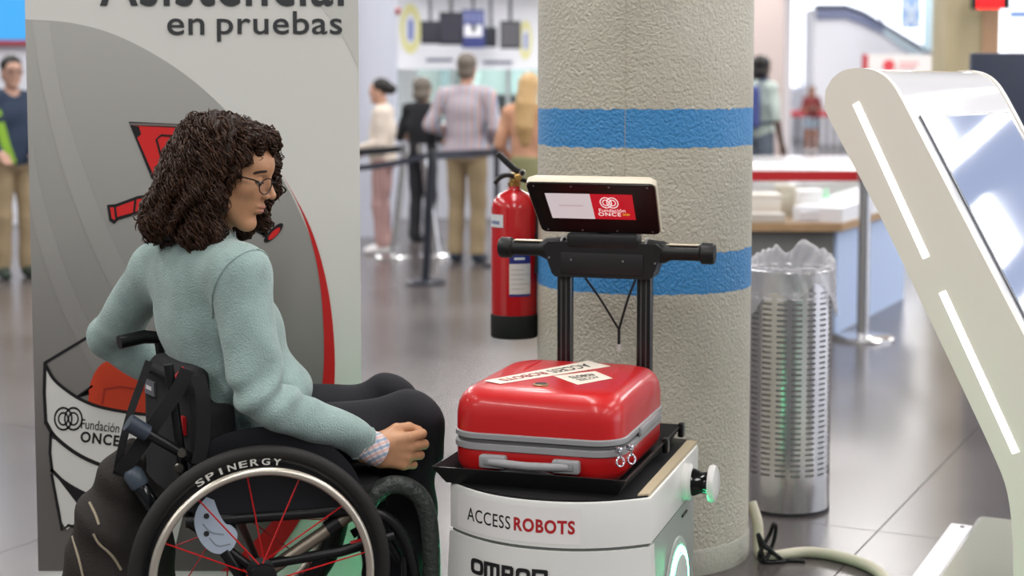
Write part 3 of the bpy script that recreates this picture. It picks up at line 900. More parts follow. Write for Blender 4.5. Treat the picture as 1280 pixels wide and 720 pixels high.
def loft(levels, m, name, parent, smooth=35, cap=True, **kw):
    """levels: list of (outline, z)"""
    V = []; F = []; n = len(levels[0][0])
    for o_, z in levels:
        V += [RP(u, v, z) for u, v in o_]
    for i in range(len(levels) - 1):
        for k in range(n):
            l = (k + 1) % n; F.append((i * n + k, i * n + l, (i + 1) * n + l, (i + 1) * n + k))
    if cap:
        F.append(tuple(range(n))[::-1]); F.append(tuple((len(levels) - 1) * n + k for k in range(n)))
    return G().add(V, F).obj(name, m, parent, smooth=smooth, **kw)
# lower body: white front shell wrapping a grey core
core = [plan(0.245, 0.10, 0.63, 0.07), plan(0.245, 0.10, 0.63, 0.07)]
loft([(core[0], 0.045), (core[1], 0.366)], M_RG, 'side_panels', rob)
n = 24
def front_shell(z0, z1, w0, w1, d0, d1, vback):
    V = []; F = []
    rows = 6
    for i in range(rows + 1):
        t = i / rows; z = z0 + (z1 - z0) * t; w = w0 + (w1 - w0) * t; d = d0 + (d1 - d0) * t
        for k in range(n + 1):
            u = w * (-1 + 2 * k / n); V.append(RP(u, bow(u, d, w) - 0.006, z))
    for i in range(rows):
        for k in range(n):
            a = i * (n + 1) + k; F.append((a, a + 1, a + n + 2, a + n + 1))
    off = len(V)
    for i in range(rows + 1):
        t = i / rows; z = z0 + (z1 - z0) * t; w = w0 + (w1 - w0) * t
        for u in (-w, w): V.append(RP(u, vback, z))
    for i in range(rows):
        a = off + 2 * i
        F.append((i * (n + 1), (i + 1) * (n + 1), a + 2, a))
        F.append((i * (n + 1) + n, a + 1, a + 3, (i + 1) * (n + 1) + n))
    F.append(tuple(rows * (n + 1) + k for k in range(n + 1)) + (off + 2 * rows + 1, off + 2 * rows))
    F.append(tuple(k for k in range(n, -1, -1)) + (off, off + 1))
    return G().add(V, F)
front_shell(0.04, 0.366, 0.270, 0.252, 0.125, 0.108, 0.035).obj('front_shell', M_RW, rob)
front_shell(0.0455, 0.10, 0.272, 0.271, 0.13, 0.128, 0.03).obj('bumper', mat('robot_bumper', (70, 72, 72), 0.5), rob)
for sg in (-1, 1):
    for v in (0.16, 0.50):
        G().lathe([(0.085, -0.022), (0.09, -0.015), (0.09, 0.015), (0.085, 0.022)], RP(0.18 * sg, v, 0.09), rr_, 28).obj('wheel', mat('rubber_black', (22, 22, 23), 0.7), rob)
# upper housing
hl = [plan(0.252, 0.108, 0.64, 0.06), plan(0.252, 0.108, 0.64, 0.06), plan(0.250, 0.106, 0.638, 0.06), plan(0.243, 0.100, 0.63, 0.055)]
hous = loft([(hl[0], 0.374), (hl[1], 0.476), (hl[2], 0.482), (hl[3], 0.485)], M_RW, 'housing', rob)
gl = plan(0.246, 0.104, 0.632, 0.06)
loft([(gl, 0.363), (gl, 0.377)], mat('seam_dark', (96, 100, 96), 0.6), 'seam_gap', rob)
lid = plan(0.244, 0.1035, 0.63, 0.05)
loft([(lid, 0.4835), (lid, 0.4885)], M_BKP, 'top_plate', rob)
for sg in (-1, 1):
    G().prism([RP(sg * 0.246, 0.005, 0.484), RP(sg * 0.222, -0.012, 0.484), RP(sg * 0.218, 0.60, 0.484), RP(sg * 0.246, 0.60, 0.484)], (0, 0, 0.0085)).obj('rim', mat('rim_beige', (198, 182, 152), 0.5), rob, smooth=0)
# lettering on the curved housing
def on_house(zc, w, d, off=0.0012):
    return lambda u, v, uc=0.0: RP(uc + u, bow(uc + u, d, w) - off, zc + v)
hf = on_house(0.424, 0.252, 0.108)
MB_ = mat('print_black', (30, 30, 32), 0.4); MR_ = mat('print_red', (178, 36, 42), 0.4)
# white sticker behind the lettering
u0, u1 = -0.225, 0.105
V = [RP(u, bow(u, .108, .252) - 0.0006, z) for z in (0.383, 0.469) for u in np.linspace(u0, u1, 15)]
G().add(V, [(i, i + 1, i + 16, i + 15) for i in range(14)]).obj('sticker', mat('sticker_white', (236, 234, 232), 0.35), hous)
text_obj('lettering', 'ACCESS', MB_, lambda u, v: hf(u, v, -0.128), hous, bold=0.004, spacing=1.08, fit=(0.126, 0.032))
text_obj('lettering', 'ROBOTS', MR_, lambda u, v: hf(u, v, 0.018), hous, bold=0.035, spacing=1.12, fit=(0.148, 0.033))
of = lambda u, v: RP(-0.085 + u * .8, bow(-0.085 + u * .8, .112, .255) - 0.0085, 0.304 + v * .8)
g = G()
OML = []
lw = 0.0115
def rr_ring(cx, w, h, wd):
    P = []; 
    for q in np.linspace(0, 2 * math.pi, 33)[:-1]:
        e = 0.55
        c_, s_ = math.cos(q), math.sin(q)
        P.append((cx + w * math.copysign(abs(c_) ** e, c_), h * math.copysign(abs(s_) ** e, s_)))
    Q = [(cx + (a - cx) * (w - wd) / w, b_ * (h - wd) / h) for a, b_ in P]
    m_ = len(P)
    g.add([of(*p) for p in P + Q], [(i, (i + 1) % m_, m_ + (i + 1) % m_, m_ + i) for i in range(m_)])
def bar(x0, y0, x1, y1, w_=lw):
    d = unit((x1 - x0, y1 - y0, 0)); s_ = np.array([-d[1], d[0]]) * w_ / 2
    g.add([of(x0 + s_[0], y0 + s_[1]), of(x1 + s_[0], y1 + s_[1]), of(x1 - s_[0], y1 - s_[1]), of(x0 - s_[0], y0 - s_[1])], [(0, 1, 2, 3)])
rr_ring(-0.088, 0.024, 0.024, lw); OML.append(g); g = G()
bar(-0.056, -0.024, -0.056, 0.024); bar(-0.061, 0.0185, -0.012, 0.0185); bar(-0.034, -0.024, -0.034, 0.024); bar(-0.012, -0.024, -0.012, 0.024); OML.append(g); g = G()
bar(0.006, -0.024, 0.006, 0.024); bar(0.001, 0.0185, 0.036, 0.0185, lw); bar(0.034, 0.021, 0.034, -0.002); bar(0.006, -0.003, 0.038, -0.003, 0.009); bar(0.016, -0.004, 0.036, -0.022, 0.010); OML.append(g); g = G()
rr_ring(0.070, 0.023, 0.023, lw); OML.append(g); g = G()
bar(0.104, -0.024, 0.104, 0.024); bar(0.099, 0.0185, 0.144, 0.0185); bar(0.141, 0.022, 0.141, -0.024)
OML.append(g)
for g in OML: g.obj('letter', MB_, rob, smooth=0, recalc=False)
# side light discs (both flanks)
for sg in (1, -1):
    G().lathe([(0.150, 0), (0.148, 0.004), (0.14, 0.006)], RP(0.246 * sg, 0.33, 0.148), rr_ * sg, 48).obj('light_disc', mat('disc_grey', (176, 180, 176), 0.4), rob)
    G().torus(RP(0.252 * sg, 0.33, 0.148), rr_ * sg, 0.118, 0.008, 56, 8, 0.6).obj('light_ring', mat('ring_glow', (160, 255, 225), 0.4, emit=(70, 255, 170), estr=30.0), rob)
    G().lathe([(0.106, 0), (0.104, 0.008), (0.08, 0.012)], RP(0.250 * sg, 0.33, 0.148), rr_ * sg, 48).obj('disc_cover', mat('disc_white', (205, 210, 206), 0.35), rob)
# seam slot on the flank
G().box((-0.0, -0.03, -0.003), (0.004, 0.03, 0.003), Matrix.Translation(RP(0.245, 0.43, 0.335)) @ Matrix.Rotation(-phi, 4, 'Z')).obj('slot', mat('slot_dark', (40, 42, 42), 0.5), rob)
# lidar turret on the right flank
kc = RP(0.25, 0.40, 0.428)
G().lathe([(0.046, -0.004), (0.048, 0.002), (0.048, 0.018), (0.040, 0.024)], kc, rr_, 40).obj('turret_base', M_RW, rob)
G().lathe([(0.036, 0.02), (0.035, 0.03), (0.027, 0.048), (0.030, 0.066), (0.034, 0.07)], kc, rr_, 40).obj('turret_window', mat('lidar_black', (8, 10, 9), 0.12), rob)
G().lathe([(0.036, 0.066), (0.047, 0.068), (0.049, 0.075), (0.046, 0.084), (0.030, 0.090)], kc, rr_, 40).obj('turret_cap', M_RW, rob)
# tray
def tray_ring(e, z): return [(-0.285 - e, -0.046 - e), (0.202 + e, -0.046 - e), (0.202 + e, 0.62 + e), (-0.285 - e, 0.62 + e)]
tr0 = tray_ring(-0.028, 0); tr1 = tray_ring(0, 0); tr2 = tray_ring(-0.006, 0); tr3 = tray_ring(-0.032, 0)
V = []; 
for o_, z in ((tr0, 0.487), (tr1, 0.531), (tr2, 0.531), (tr3, 0.495)):
    V += [RP(u, v, z) for u, v in o_]
F = [(3, 2, 1, 0), (12, 13, 14, 15)]
for i in range(3):
    for k in range(4): l = (k + 1) % 4; F.append((i * 4 + k, i * 4 + l, i * 4 + 4 + l, i * 4 + 4 + k))
tray = G().add(V, F).obj('tray', M_BKP, rob, smooth=0)
for v in (0.40, 0.60):
    G().box((-0.004, -0.012, -0.02), (0.012, 0.012, 0.018), Matrix.Translation(RP(0.198, v, 0.521)) @ Matrix.Rotation(-phi, 4, 'Z'), bev=0.003).obj('clip', M_BKM, tray)
# posts, handlebar, tablet
Mr = Matrix(((rr_[0], rb_[0], 0, 0), (rr_[1], rb_[1], 0, 0), (0, 0, 1, 0), (0, 0, 0, 1)))
def RM(u, v, z): return Matrix.Translation(RP(u, v, z)) @ Mr
PU, PV = -0.008, 0.575
HZ = 0.996
for sg in (-1, 1):
    G().box((-0.020, -0.018, 0.49), (0.020, 0.018, HZ - 0.03), RM(PU + sg * 0.112, PV, 0), bev=0.006).obj('post', M_BKM, rob)
    for dx in (-0.007, 0.007):
        G().box((dx - 0.002, -0.0188, 0.52), (dx + 0.002, -0.0175, HZ - 0.06), RM(PU + sg * 0.112, PV, 0)).obj('post_groove', mat('groove_grey', (70, 72, 72), 0.4), rob, smooth=0)
# cross housing under the bar (trapezoid with rounded lower corners)
prof = [(-0.165, 0.024), (-0.158, -0.005), (-0.140, -0.052), (-0.130, -0.060), (0.130, -0.060), (0.140, -0.052), (0.158, -0.005), (0.165, 0.024), (0.15, 0.036), (-0.15, 0.036)]
G().prism([RP(PU + u, PV - 0.038, HZ + z) for u, z in prof], 0.076 * rb_).obj('cross_housing', M_BKP, rob, smooth=0)
G().box((-0.115, -0.041, -0.05), (0.115, -0.038, 0.008), RM(PU, PV, HZ), bev=0.001).obj('cover_plate', mat('cover_black', (28, 28, 29), 0.5), rob)
for u, z in ((-0.085, -0.012), (0.06, -0.012), (0.148, -0.015), (-0.148, -0.008)):
    G().lathe([(0.0035, 0), (0.003, 0.002)], RP(PU + u, PV - 0.041 if abs(u) < 0.12 else PV - 0.038, HZ + z), -rb_, 10).obj('screw', mat('chrome', (210, 210, 214), 0.15, metal=1.0), rob)
for sg in (-1, 1):
    G().tube([RP(PU + sg * a, PV, HZ + 0.012) for a in (0.12, 0.165, 0.185, 0.27)], [0.034, 0.030, 0.021, 0.021], 20).obj('grip_bar', M_BKP, rob)
    G().tube([RP(PU + sg * a, PV, HZ + 0.012) for a in (0.262, 0.268, 0.296, 0.302)], [0.022, 0.029, 0.029, 0.025], 20).obj('grip_end', M_BKP, rob)
    G().box((-0.046, -0.014, 0.0205), (0.046, 0.012, 0.0235), RM(PU + sg * 0.212, PV, HZ + 0.012), bev=0.001).obj('touch_strip', mat('strip_cream', (222, 210, 186), 0.4), rob)
    G().torus(RP(PU + sg * 0.118, PV, HZ + 0.012), rr_, 0.0335, 0.003, 28, 6).obj('grey_band', mat('band_grey', (150, 150, 150), 0.4), rob)
# tablet, its upper edge leaning out towards the tray
tau = R(42)
tu = -math.sin(tau) * rb_ + math.cos(tau) * UP          # tablet "up"
tn = -math.cos(tau) * rb_ - math.sin(tau) * UP          # screen normal
TC = RP(PU - 0.004, PV - 0.095, HZ + 0.135)
tuq = tu; 
def TP(x_, y_, z_=0.0):
    wdt = 1.0 + 0.35 * y_            # the case narrows slightly towards its hinge
    return TC + rr_ * x_ * wdt + tu * y_ + tn * z_
def rrect(w, h, r, n=5):
    P = []
    for cx, cy, a0 in ((w - r, h - r, 0), (-w + r, h - r, 90), (-w + r, -h + r, 180), (w - r, -h + r, 270)):
        for i in range(n + 1): a = R(a0 + 90 * i / n); P.append((cx + r * math.cos(a), cy + r * math.sin(a)))
    return P
def tslab(name, w, h, r, z0, z1, m, bevel=0.0, par=None):
    o_ = rrect(w, h, r)
    lv = [(1.0, z0), (1.0, z1)] if not bevel else [(1 - bevel, z0), (1.0, z0 + 0.35 * (z1 - z0)), (1.0, z1)]
    V = []; m_ = len(o_); F = []
    for s_, z in lv: V += [TP(a * s_, b_ * s_, z) for a, b_ in o_]
    for i in range(len(lv) - 1):
        for k in range(m_): l = (k + 1) % m_; F.append((i * m_ + k, i * m_ + l, (i + 1) * m_ + l, (i + 1) * m_ + k))
    F += [tuple(range(m_))[::-1], tuple((len(lv) - 1) * m_ + k for k in range(m_))]
    return G().add(V, F).obj(name, m, par or rob)
tab = tslab('tablet_case', 0.172, 0.096, 0.016, -0.030, 0.0, mat('case_beige', (214, 204, 184), 0.4), 0.06)
tslab('tablet_front', 0.169, 0.0935, 0.014, 0.0, 0.004, mat('tablet_black', (12, 12, 14), 0.3, spec=0.3), 0, tab)
def tquad(name, x0, x1, y0, y1, m, z=0.0046):
    return G().add([TP(x0, y0, z), TP(x1, y0, z), TP(x1, y1, z), TP(x0, y1, z)], [(0, 1, 2, 3)]).obj(name, m, tab, smooth=0, recalc=False)
tquad('screen_white', -0.126, -0.005, -0.038, 0.058, mat('screen_white', (208, 204, 208), 0.4, emit=(214, 208, 212), estr=0.42))
tquad('screen_red', -0.005, 0.108, -0.038, 0.058, mat('screen_red', (190, 22, 40), 0.4, emit=(196, 18, 36), estr=0.40))
M_SW = mat('screen_letter', (240, 232, 232), 0.4, emit=(240, 228, 228), estr=0.5)
ring_logo(tab, 0.043, 0.026, 0.021, M_SW, lambda x_, y_: TP(x_, y_, 0.0052))
text_obj('lettering', 'Fundación', M_SW, lambda a, b_: TP(0.047 + a, -0.003 + b_, 0.0052), tab, bold=0.006, fit=(0.072, 0.013))
text_obj('lettering', 'ONCE', M_SW, lambda a, b_: TP(0.038 + a, -0.018 + b_, 0.0052), tab, bold=0.018, spacing=1.15, fit=(0.062, 0.014))
for dx_ in (0.079, 0.089):
    text_obj('arrow_mark', '>', mat('screen_yellow', (226, 180, 60), 0.4, emit=(226, 180, 60), estr=0.4), lambda a, b_, dx_=dx_: TP(dx_ + a, -0.018 + b_, 0.0052), tab, bold=0.03, fit=(0.010, 0.010))
tquad('screen_line', -0.096, -0.030, 0.012, 0.0135, mat('screen_pink', (206, 150, 160), 0.4), 0.0052)
for x_, y_ in [(a, b_) for a in (-0.15, -0.05, 0.05, 0.15) for b_ in (-0.084, 0.084)]:
    G().lathe([(0.003, 0), (0.0025, 0.0015)], TP(x_, y_, 0.004), tn, 8).obj('screw', mat('screw_grey', (120, 120, 124), 0.3, metal=0.8), tab)
G().tube([RP(PU, PV + 0.005, HZ + 0.045), TP(0, -0.05, -0.04)], [0.02, 0.02], 12).obj('tablet_bracket', M_BKP, rob)
G().box((-0.10, -0.03, 0.02), (0.10, 0.03, 0.062), RM(PU, PV - 0.012, HZ), bev=0.01).obj('tablet_hinge', M_BKP, rob)

# lanyard hanging from the handlebar
t = thing('lanyard', 'thin black lanyard hanging between the robot posts', 'lanyard', RP(PU + 0.05, PV - 0.03, 0.72))
tip = RP(PU + 0.052, PV - 0.05, 0.80)
G().tube(spline([RP(PU - 0.045, PV - 0.042, HZ - 0.06), RP(PU + 0.0, PV - 0.05, 0.88), tip], 6), 0.0034, 6).obj('strap', mat('strap_black', (20, 20, 22), 0.7), t)
G().tube(spline([RP(PU + 0.095, PV - 0.042, HZ - 0.06), RP(PU + 0.075, PV - 0.05, 0.88), tip], 6), 0.0034, 6).obj('strap', mat('strap_black'), t)
G().tube([tip, tip - 0.045 * UP], 0.004, 8).obj('clip_cord', mat('strap_black'), t)
G().tube([tip - 0.04 * UP, tip - 0.058 * UP], [0.006, 0.006], 10).obj('clip', mat('clip_grey', (190, 190, 190), 0.4), t)

# ================================================================ SUITCASE
SU0, SU1, SV0, SV1, SZ0, SZ1 = -0.256, 0.174, 0.0, 0.525, 0.4965, 0.716
case = thing('suitcase', 'red hard-shell cabin suitcase lying flat on the black tray', 'suitcase', RP((SU0 + SU1) / 2, (SV0 + SV1) / 2, SZ0))
M_SR = mat('suitcase_red', (196, 26, 28), 0.32, coat=0.25, bump=0.03, bscale=500)
M_SG = mat('suitcase_grey', (150, 150, 152), 0.4)
scx, scy = (SU0 + SU1) / 2, (SV0 + SV1) / 2; shx, shy = (SU1 - SU0) / 2, (SV1 - SV0) / 2
def srect(e, r, n=7):
    return [(scx + a, scy + b_) for a, b_ in rrect(shx + e, shy + e, r, n)]
def shell(name, lv, m, par=case):
    return loft([(srect(e, r), z) for e, r, z in lv], m, name, par, smooth=40)
ZB = 0.594       # zip height
shell('upper_shell', [(0.0, 0.075, ZB + 0.012), (0.0, 0.075, ZB + 0.055), (-0.004, 0.073, ZB + 0.082), (-0.012, 0.07, ZB + 0.100), (-0.024, 0.068, ZB + 0.113), (-0.045, 0.06, ZB + 0.120), (-0.09, 0.04, ZB + 0.1225), (-0.13, 0.03, ZB + 0.1230)], M_SR)
shell('lower_shell', [(-0.045, 0.06, SZ0), (-0.022, 0.068, SZ0 + 0.004), (-0.008, 0.072, SZ0 + 0.018), (-0.001, 0.075, SZ0 + 0.035), (0.0, 0.075, ZB - 0.018)], M_SR)
shell('upper_band', [(0.0, 0.075, ZB + 0.002), (0.004, 0.078, ZB + 0.004), (0.004, 0.078, ZB + 0.015), (0.0, 0.075, ZB + 0.018)], M_SG)
shell('lower_band', [(0.0, 0.075, ZB - 0.026), (0.004, 0.078, ZB - 0.023), (0.004, 0.078, ZB - 0.010), (0.0, 0.075, ZB - 0.008)], M_SG)
shell('zip', [(-0.004, 0.073, ZB - 0.010), (-0.002, 0.074, ZB - 0.004), (-0.004, 0.073, ZB + 0.003)], mat('zip_dark', (92, 92, 92), 0.5))
# raised ridge lines on the lid, far half
for du in (-0.115, 0.115):
    G().tube([RP(scx + du, scy + dv, ZB + 0.1215 + dz) for dv, dz in ((0.02, -0.004), (0.06, 0.001), (0.16, 0.0005), (0.205, -0.004))], [0.004, 0.006, 0.006, 0.004], 8).obj('lid_ridge', M_SR, case)
# front side handle
hz = 0.546
for sg in (-1, 1):
    G().box((-0.034, -0.022, -0.016), (0.034, 0.004, 0.016), RM(scx - 0.005 + sg * 0.092, SV0 - 0.002, hz), bev=0.006).obj('handle_mount', M_SG, case)
    G().box((-0.018, -0.0245, -0.008), (0.018, -0.020, 0.008), RM(scx - 0.005 + sg * 0.095, SV0 - 0.002, hz), bev=0.003).obj('mount_cap', mat('mount_grey', (136, 137, 138), 0.4), case)
G().tube([RP(scx - 0.005 + a, SV0 - 0.018 - c_, hz + b_) for a, b_, c_ in ((-0.10, 0, 0), (-0.05, -0.002, .004), (0, -0.003, .006), (0.05, -0.002, .004), (0.10, 0, 0))], 0.0105, 12).obj('carry_handle', M_SG, case)
G().tube(spline([RP(scx - 0.015 + a, SV0 - 0.008, SZ0 + b_) for a, b_ in ((-0.088, 0.004), (-0.07, 0.02), (-0.03, 0.028), (0.03, 0.028), (0.07, 0.02), (0.088, 0.004))], 5), 0.007, 8).obj('foot_bumper', mat('bumper_grey', (120, 120, 124), 0.5), case)
# right side handle recess on the zip band
G().box((0.0, -0.11, -0.012), (0.010, 0.11, 0.010), RM(SU1 + 0.001, SV0 + 0.30, ZB + 0.004), bev=0.004).obj('side_handle', M_SG, case)
# zip pulls at the corner
for k, (dv, du) in enumerate(((0.022, 0.0), (0.055, 0.004))):
    c = RP(SU1 - 0.018 + 0.6 * dv, SV0 + dv - 0.012, ZB - 0.004)
    G().box((-0.007, -0.007, -0.006), (0.007, 0.007, 0.008), Matrix.Translation(c) @ Matrix.Rotation(R(30), 4, 'Z'), bev=0.002).obj('zip_slider', mat('chrome'), case)
    G().torus(c + np.array([0.004, -0.008, -0.026]), (0.5, -0.8, 0.1), 0.011, 0.0025, 20, 6).obj('zip_pull', mat('chrome'), case)
    G().tube([c + np.array([0.003, -0.008, -0.002]), c + np.array([0.004, -0.008, -0.018])], 0.003, 8).obj('zip_link', mat('chrome'), case)
# stickers on the lid
ST = ZB + 0.1236
def lid_pt(px, py): return on_floor(px, py, ST)
def sticker(pts, lab):
    P = [lid_pt(*p) for p in pts]
    return G().prism(P, (0, 0, 0.0006)).obj('sticker', mat('sticker_cream', (232, 222, 206), 0.5), case, smooth=0, label=lab), P
s1, P1 = sticker([(605, 476), (735, 451), (763, 458), (625, 480)], 'long white sticker with lettering')
s2, P2 = sticker([(692, 470), (744, 464), (766, 473), (722, 481)], 'small white two-line sticker')
def quadmap(P):
    # the word reads from the far side: its baseline runs along the far edge
    a, b_, c_, d_ = [np.array(p) for p in P]
    def fn(u, v):        # u,v in -0.5..0.5
        s_, t_ = 0.5 - u, 0.5 - v
        # left edge a->d ; right edge b->c ; far = a-b, near = d-c
        q = (a * (1 - s_) + b_ * s_) * t_ + (d_ * (1 - s_) + c_ * s_) * (1 - t_) if False else (a * (1 - s_) + b_ * s_) * (1 - t_) + (d_ * (1 - s_) + c_ * s_) * t_
        q = q.copy(); q[2] = ST + 0.0012
        return q
    return fn
f1 = quadmap(P1); f2 = quadmap(P2)
text_obj('lettering', 'ACCESS', mat('sticker_ink', (52, 48, 50), 0.5), lambda a, b_: f1(-0.21 + a, b_ * -1), s1, bold=0.006, fit=(0.38, 0.5))
text_obj('lettering', 'ROBOTS', mat('sticker_ink_red', (150, 60, 56), 0.5), lambda a, b_: f1(0.22 + a, b_ * -1), s1, bold=0.03, fit=(0.40, 0.5))
text_obj('lettering', 'ACCESS', mat('sticker_ink'), lambda a, b_: f2(a, -(0.16 + b_)), s2, bold=0.006, fit=(0.55, 0.22))
text_obj('lettering', 'ROBOTS', mat('sticker_ink'), lambda a, b_: f2(a, -(-0.14 + b_)), s2, bold=0.03, fit=(0.60, 0.24))
c = lid_pt(676, 481); c[2] = ST - 0.0008
G().lathe([(0.0195, 0), (0.0195, 0.003), (0.016, 0.004)], c, (0, 0, 1), 28).obj('badge', mat('badge_gold', (176, 160, 120), 0.3, metal=0.7), case)
G().lathe([(0.0145, 0.003), (0.0145, 0.0048)], c, (0, 0, 1), 24).obj('badge_centre', mat('badge_dark', (40, 38, 36), 0.4), case)

# ================================================================ FIRE EXTINGUISHER
ex = W(644, 300, 5.0); EX = np.array([ex[0] - 0.003, 5.0, 0]); er = 0.073
ez0, ez1 = W(644, 425, 5.0 - er)[2], W(644, 240, 5.0)[2]
ext = thing('fire_extinguisher', 'red fire extinguisher with black foot hung on the column', 'fire extinguisher', (EX[0], EX[1], ez0))
G().lathe([(er - 0.001, ez0 + 0.07), (er, ez0 + 0.075), (er, ez1 - 0.05), (er - 0.006, ez1 - 0.028), (er - 0.022, ez1 - 0.008), (er - 0.045, ez1 + 0.004), (0.020, ez1 + 0.012), (0.018, ez1 + 0.022)], EX, n=40).obj('cylinder', mat('extinguisher_red', (176, 22, 28), 0.22, coat=0.3), ext, smooth=50)
G().lathe([(er - 0.002, ez0), (er + 0.0015, ez0 + 0.004), (er + 0.0015, ez0 + 0.073), (er - 0.004, ez0 + 0.076)], EX, n=40).obj('foot_ring', mat('rubber_black'), ext, smooth=50)
G().lathe([(0.019, ez1 + 0.018), (0.021, ez1 + 0.022), (0.021, ez1 + 0.03), (0.014, ez1 + 0.034), (0.014, ez1 + 0.055), (0.011, ez1 + 0.06)], EX, n=20).obj('valve', mat('brass', (196, 160, 96), 0.28, metal=1.0), ext)
vz = ez1 + 0.05
G().tube([EX + np.array([0.03, -0.01, vz + 0.006]), EX + np.array([0.0, -0.012, vz + 0.022]), EX + np.array([-0.03, -0.014, vz + 0.05]), EX + np.array([-0.052, -0.015, vz + 0.072])], [0.008, 0.010, 0.010, 0.007], 10).obj('squeeze_lever', M_BKP, ext)
G().tube(spline([EX + np.array([0.01, -0.01, vz - 0.005]), EX + np.array([-0.02, -0.012, vz + 0.004]), EX + np.array([-0.045, -0.014, vz - 0.004]), EX + np.array([-0.062, -0.015, vz - 0.024])], 5), 0.008, 10).obj('carry_lever', M_BKP, ext)
G().lathe([(0.012, 0), (0.012, 0.012), (0.009, 0.015)], EX + np.array([0.012, -0.02, vz - 0.004]), (0, -1, 0), 16).obj('gauge', mat('brass'), ext)
G().torus(EX + np.array([0.026, -0.02, vz + 0.01]), (0.3, -1, 0.2), 0.010, 0.0016, 20, 6).obj('pin_ring', mat('chrome'), ext)
G().tube(spline([EX + np.array([0.02, 0.0, vz - 0.01]), EX + np.array([0.06, -0.03, vz - 0.03]), EX + np.array([0.074, -0.045, vz - 0.12]), EX + np.array([0.07, -0.05, vz - 0.3])], 6), 0.007, 8).obj('hose', mat('rubber_black'), ext)
def cyl_patch(name, a0, a1, z0, z1, m, off=0.0012, par=ext, n=10):
    A = [R(a) for a in np.linspace(a0, a1, n + 1)]
    V = [(EX[0] + (er + off) * math.sin(a), EX[1] - (er + off) * math.cos(a), z) for z in (z0, z1) for a in A]
    return G().add(V, [(i, i + 1, n + 2 + i, n + 1 + i) for i in range(n)]).obj(name, m, par, smooth=180, recalc=False)
zz = lambda py: W(644, py, 5.0 - er)[2]
cyl_patch('inspection_label', -12, 42, zz(368), zz(330), mat('label_paper', (206, 196, 190), 0.6))
cyl_patch('blue_label', -12, 42, zz(330), zz(318), mat('label_blue', (34, 40, 110), 0.5))
cyl_patch('blue_label', -12, 42, zz(371), zz(368), mat('label_blue'))
cyl_patch('white_label', -78, -28, zz(285), zz(269), mat('label_white', (206, 208, 212), 0.6))
cyl_patch('label_mark', -70, -38, zz(281), zz(277), mat('label_mark', (120, 130, 160), 0.6), 0.002)
for k, y in enumerate((337, 343, 349, 355, 361)):
    cyl_patch('label_mark', -8, 38 if k % 2 else 24, zz(y + 0.8), zz(y), mat('label_mark2', (160, 152, 150), 0.6), 0.002)
cyl_patch('label_mark', 0, 26, zz(325), zz(322), mat('label_white'), 0.002)
# bracket to the column
dirc = unit(np.array([CC[0] - EX[0], CC[1] - EX[1], 0]))
G().box((er - 0.01, -0.03, 0.95), (np.linalg.norm((CC - EX)[:2]) - CRAD + 0.0, 0.03, 1.0), Matrix.Translation(EX) @ Matrix.Rotation(math.atan2(dirc[1], dirc[0]), 4, 'Z')).obj('wall_bracket', M_BKM, ext)

# ================================================================ PERFORATED BIN WITH LINER
BC = np.array([W(984, 500, 5.47)[0], 5.47, 0]); br = 0.148; bh = W(984, 336, 5.47)[2]
binn = thing('litter_bin', 'perforated stainless steel litter bin beside the column', 'bin', BC)
M_SS = mat('stainless', (214, 214, 216), 0.2, metal=1.0, bump=0.02, bscale=60)
ncol, per = 18, 6
nang = ncol * per
zs = [0.012, 0.13]; row = []
z = 0.13
nrow = 35
ph_ = (bh - 0.06 - 0.13) / nrow
for i in range(nrow):
    zs += [z + ph_ * 0.30, z + ph_ * 0.70, z + ph_]; z += ph_
zs += [bh - 0.02, bh]
zs = sorted(set(round(q, 5) for q in zs))
V = []; F = []
holes = []
for z in zs:
    for k in range(nang):
        a = 2 * math.pi * k / nang + 0.03; V.append(BC + np.array([br * math.cos(a), br * math.sin(a), z]))
for i in range(len(zs) - 1):
    zm = (zs[i] + zs[i + 1]) / 2
    fr_ = ((zm - 0.13) / ph_) % 1.0
    slot_row = 0.13 < zm < 0.13 + nrow * ph_ and 0.31 < fr_ < 0.69
    grp = int((zm - 0.13) / ph_)
    for k in range(nang):
        if slot_row and k % per in (1, 2, 3, 4): continue
        l = (k + 1) % nang
        F.append((i * nang + k, i * nang + l, (i + 1) * nang + l, (i + 1) * nang + k))
G().add(V, F).obj('perforated_drum', M_SS, binn, smooth=60)
G().torus(BC + np.array([0, 0, bh]), (0, 0, 1), br, 0.005, 72, 8).obj('rim', M_SS, binn)
G().lathe([(br + 0.001, 0), (br + 0.002, 0.004), (br + 0.002, 0.012)], BC, n=72).obj('base_ring', mat('bin_base', (52, 52, 54), 0.5), binn)
G().lathe([(br - 0.012, 0.02), (br - 0.01, bh - 0.1)], BC, n=40).obj('inner_liner', mat('liner_grey', (176, 176, 176), 0.35), binn)
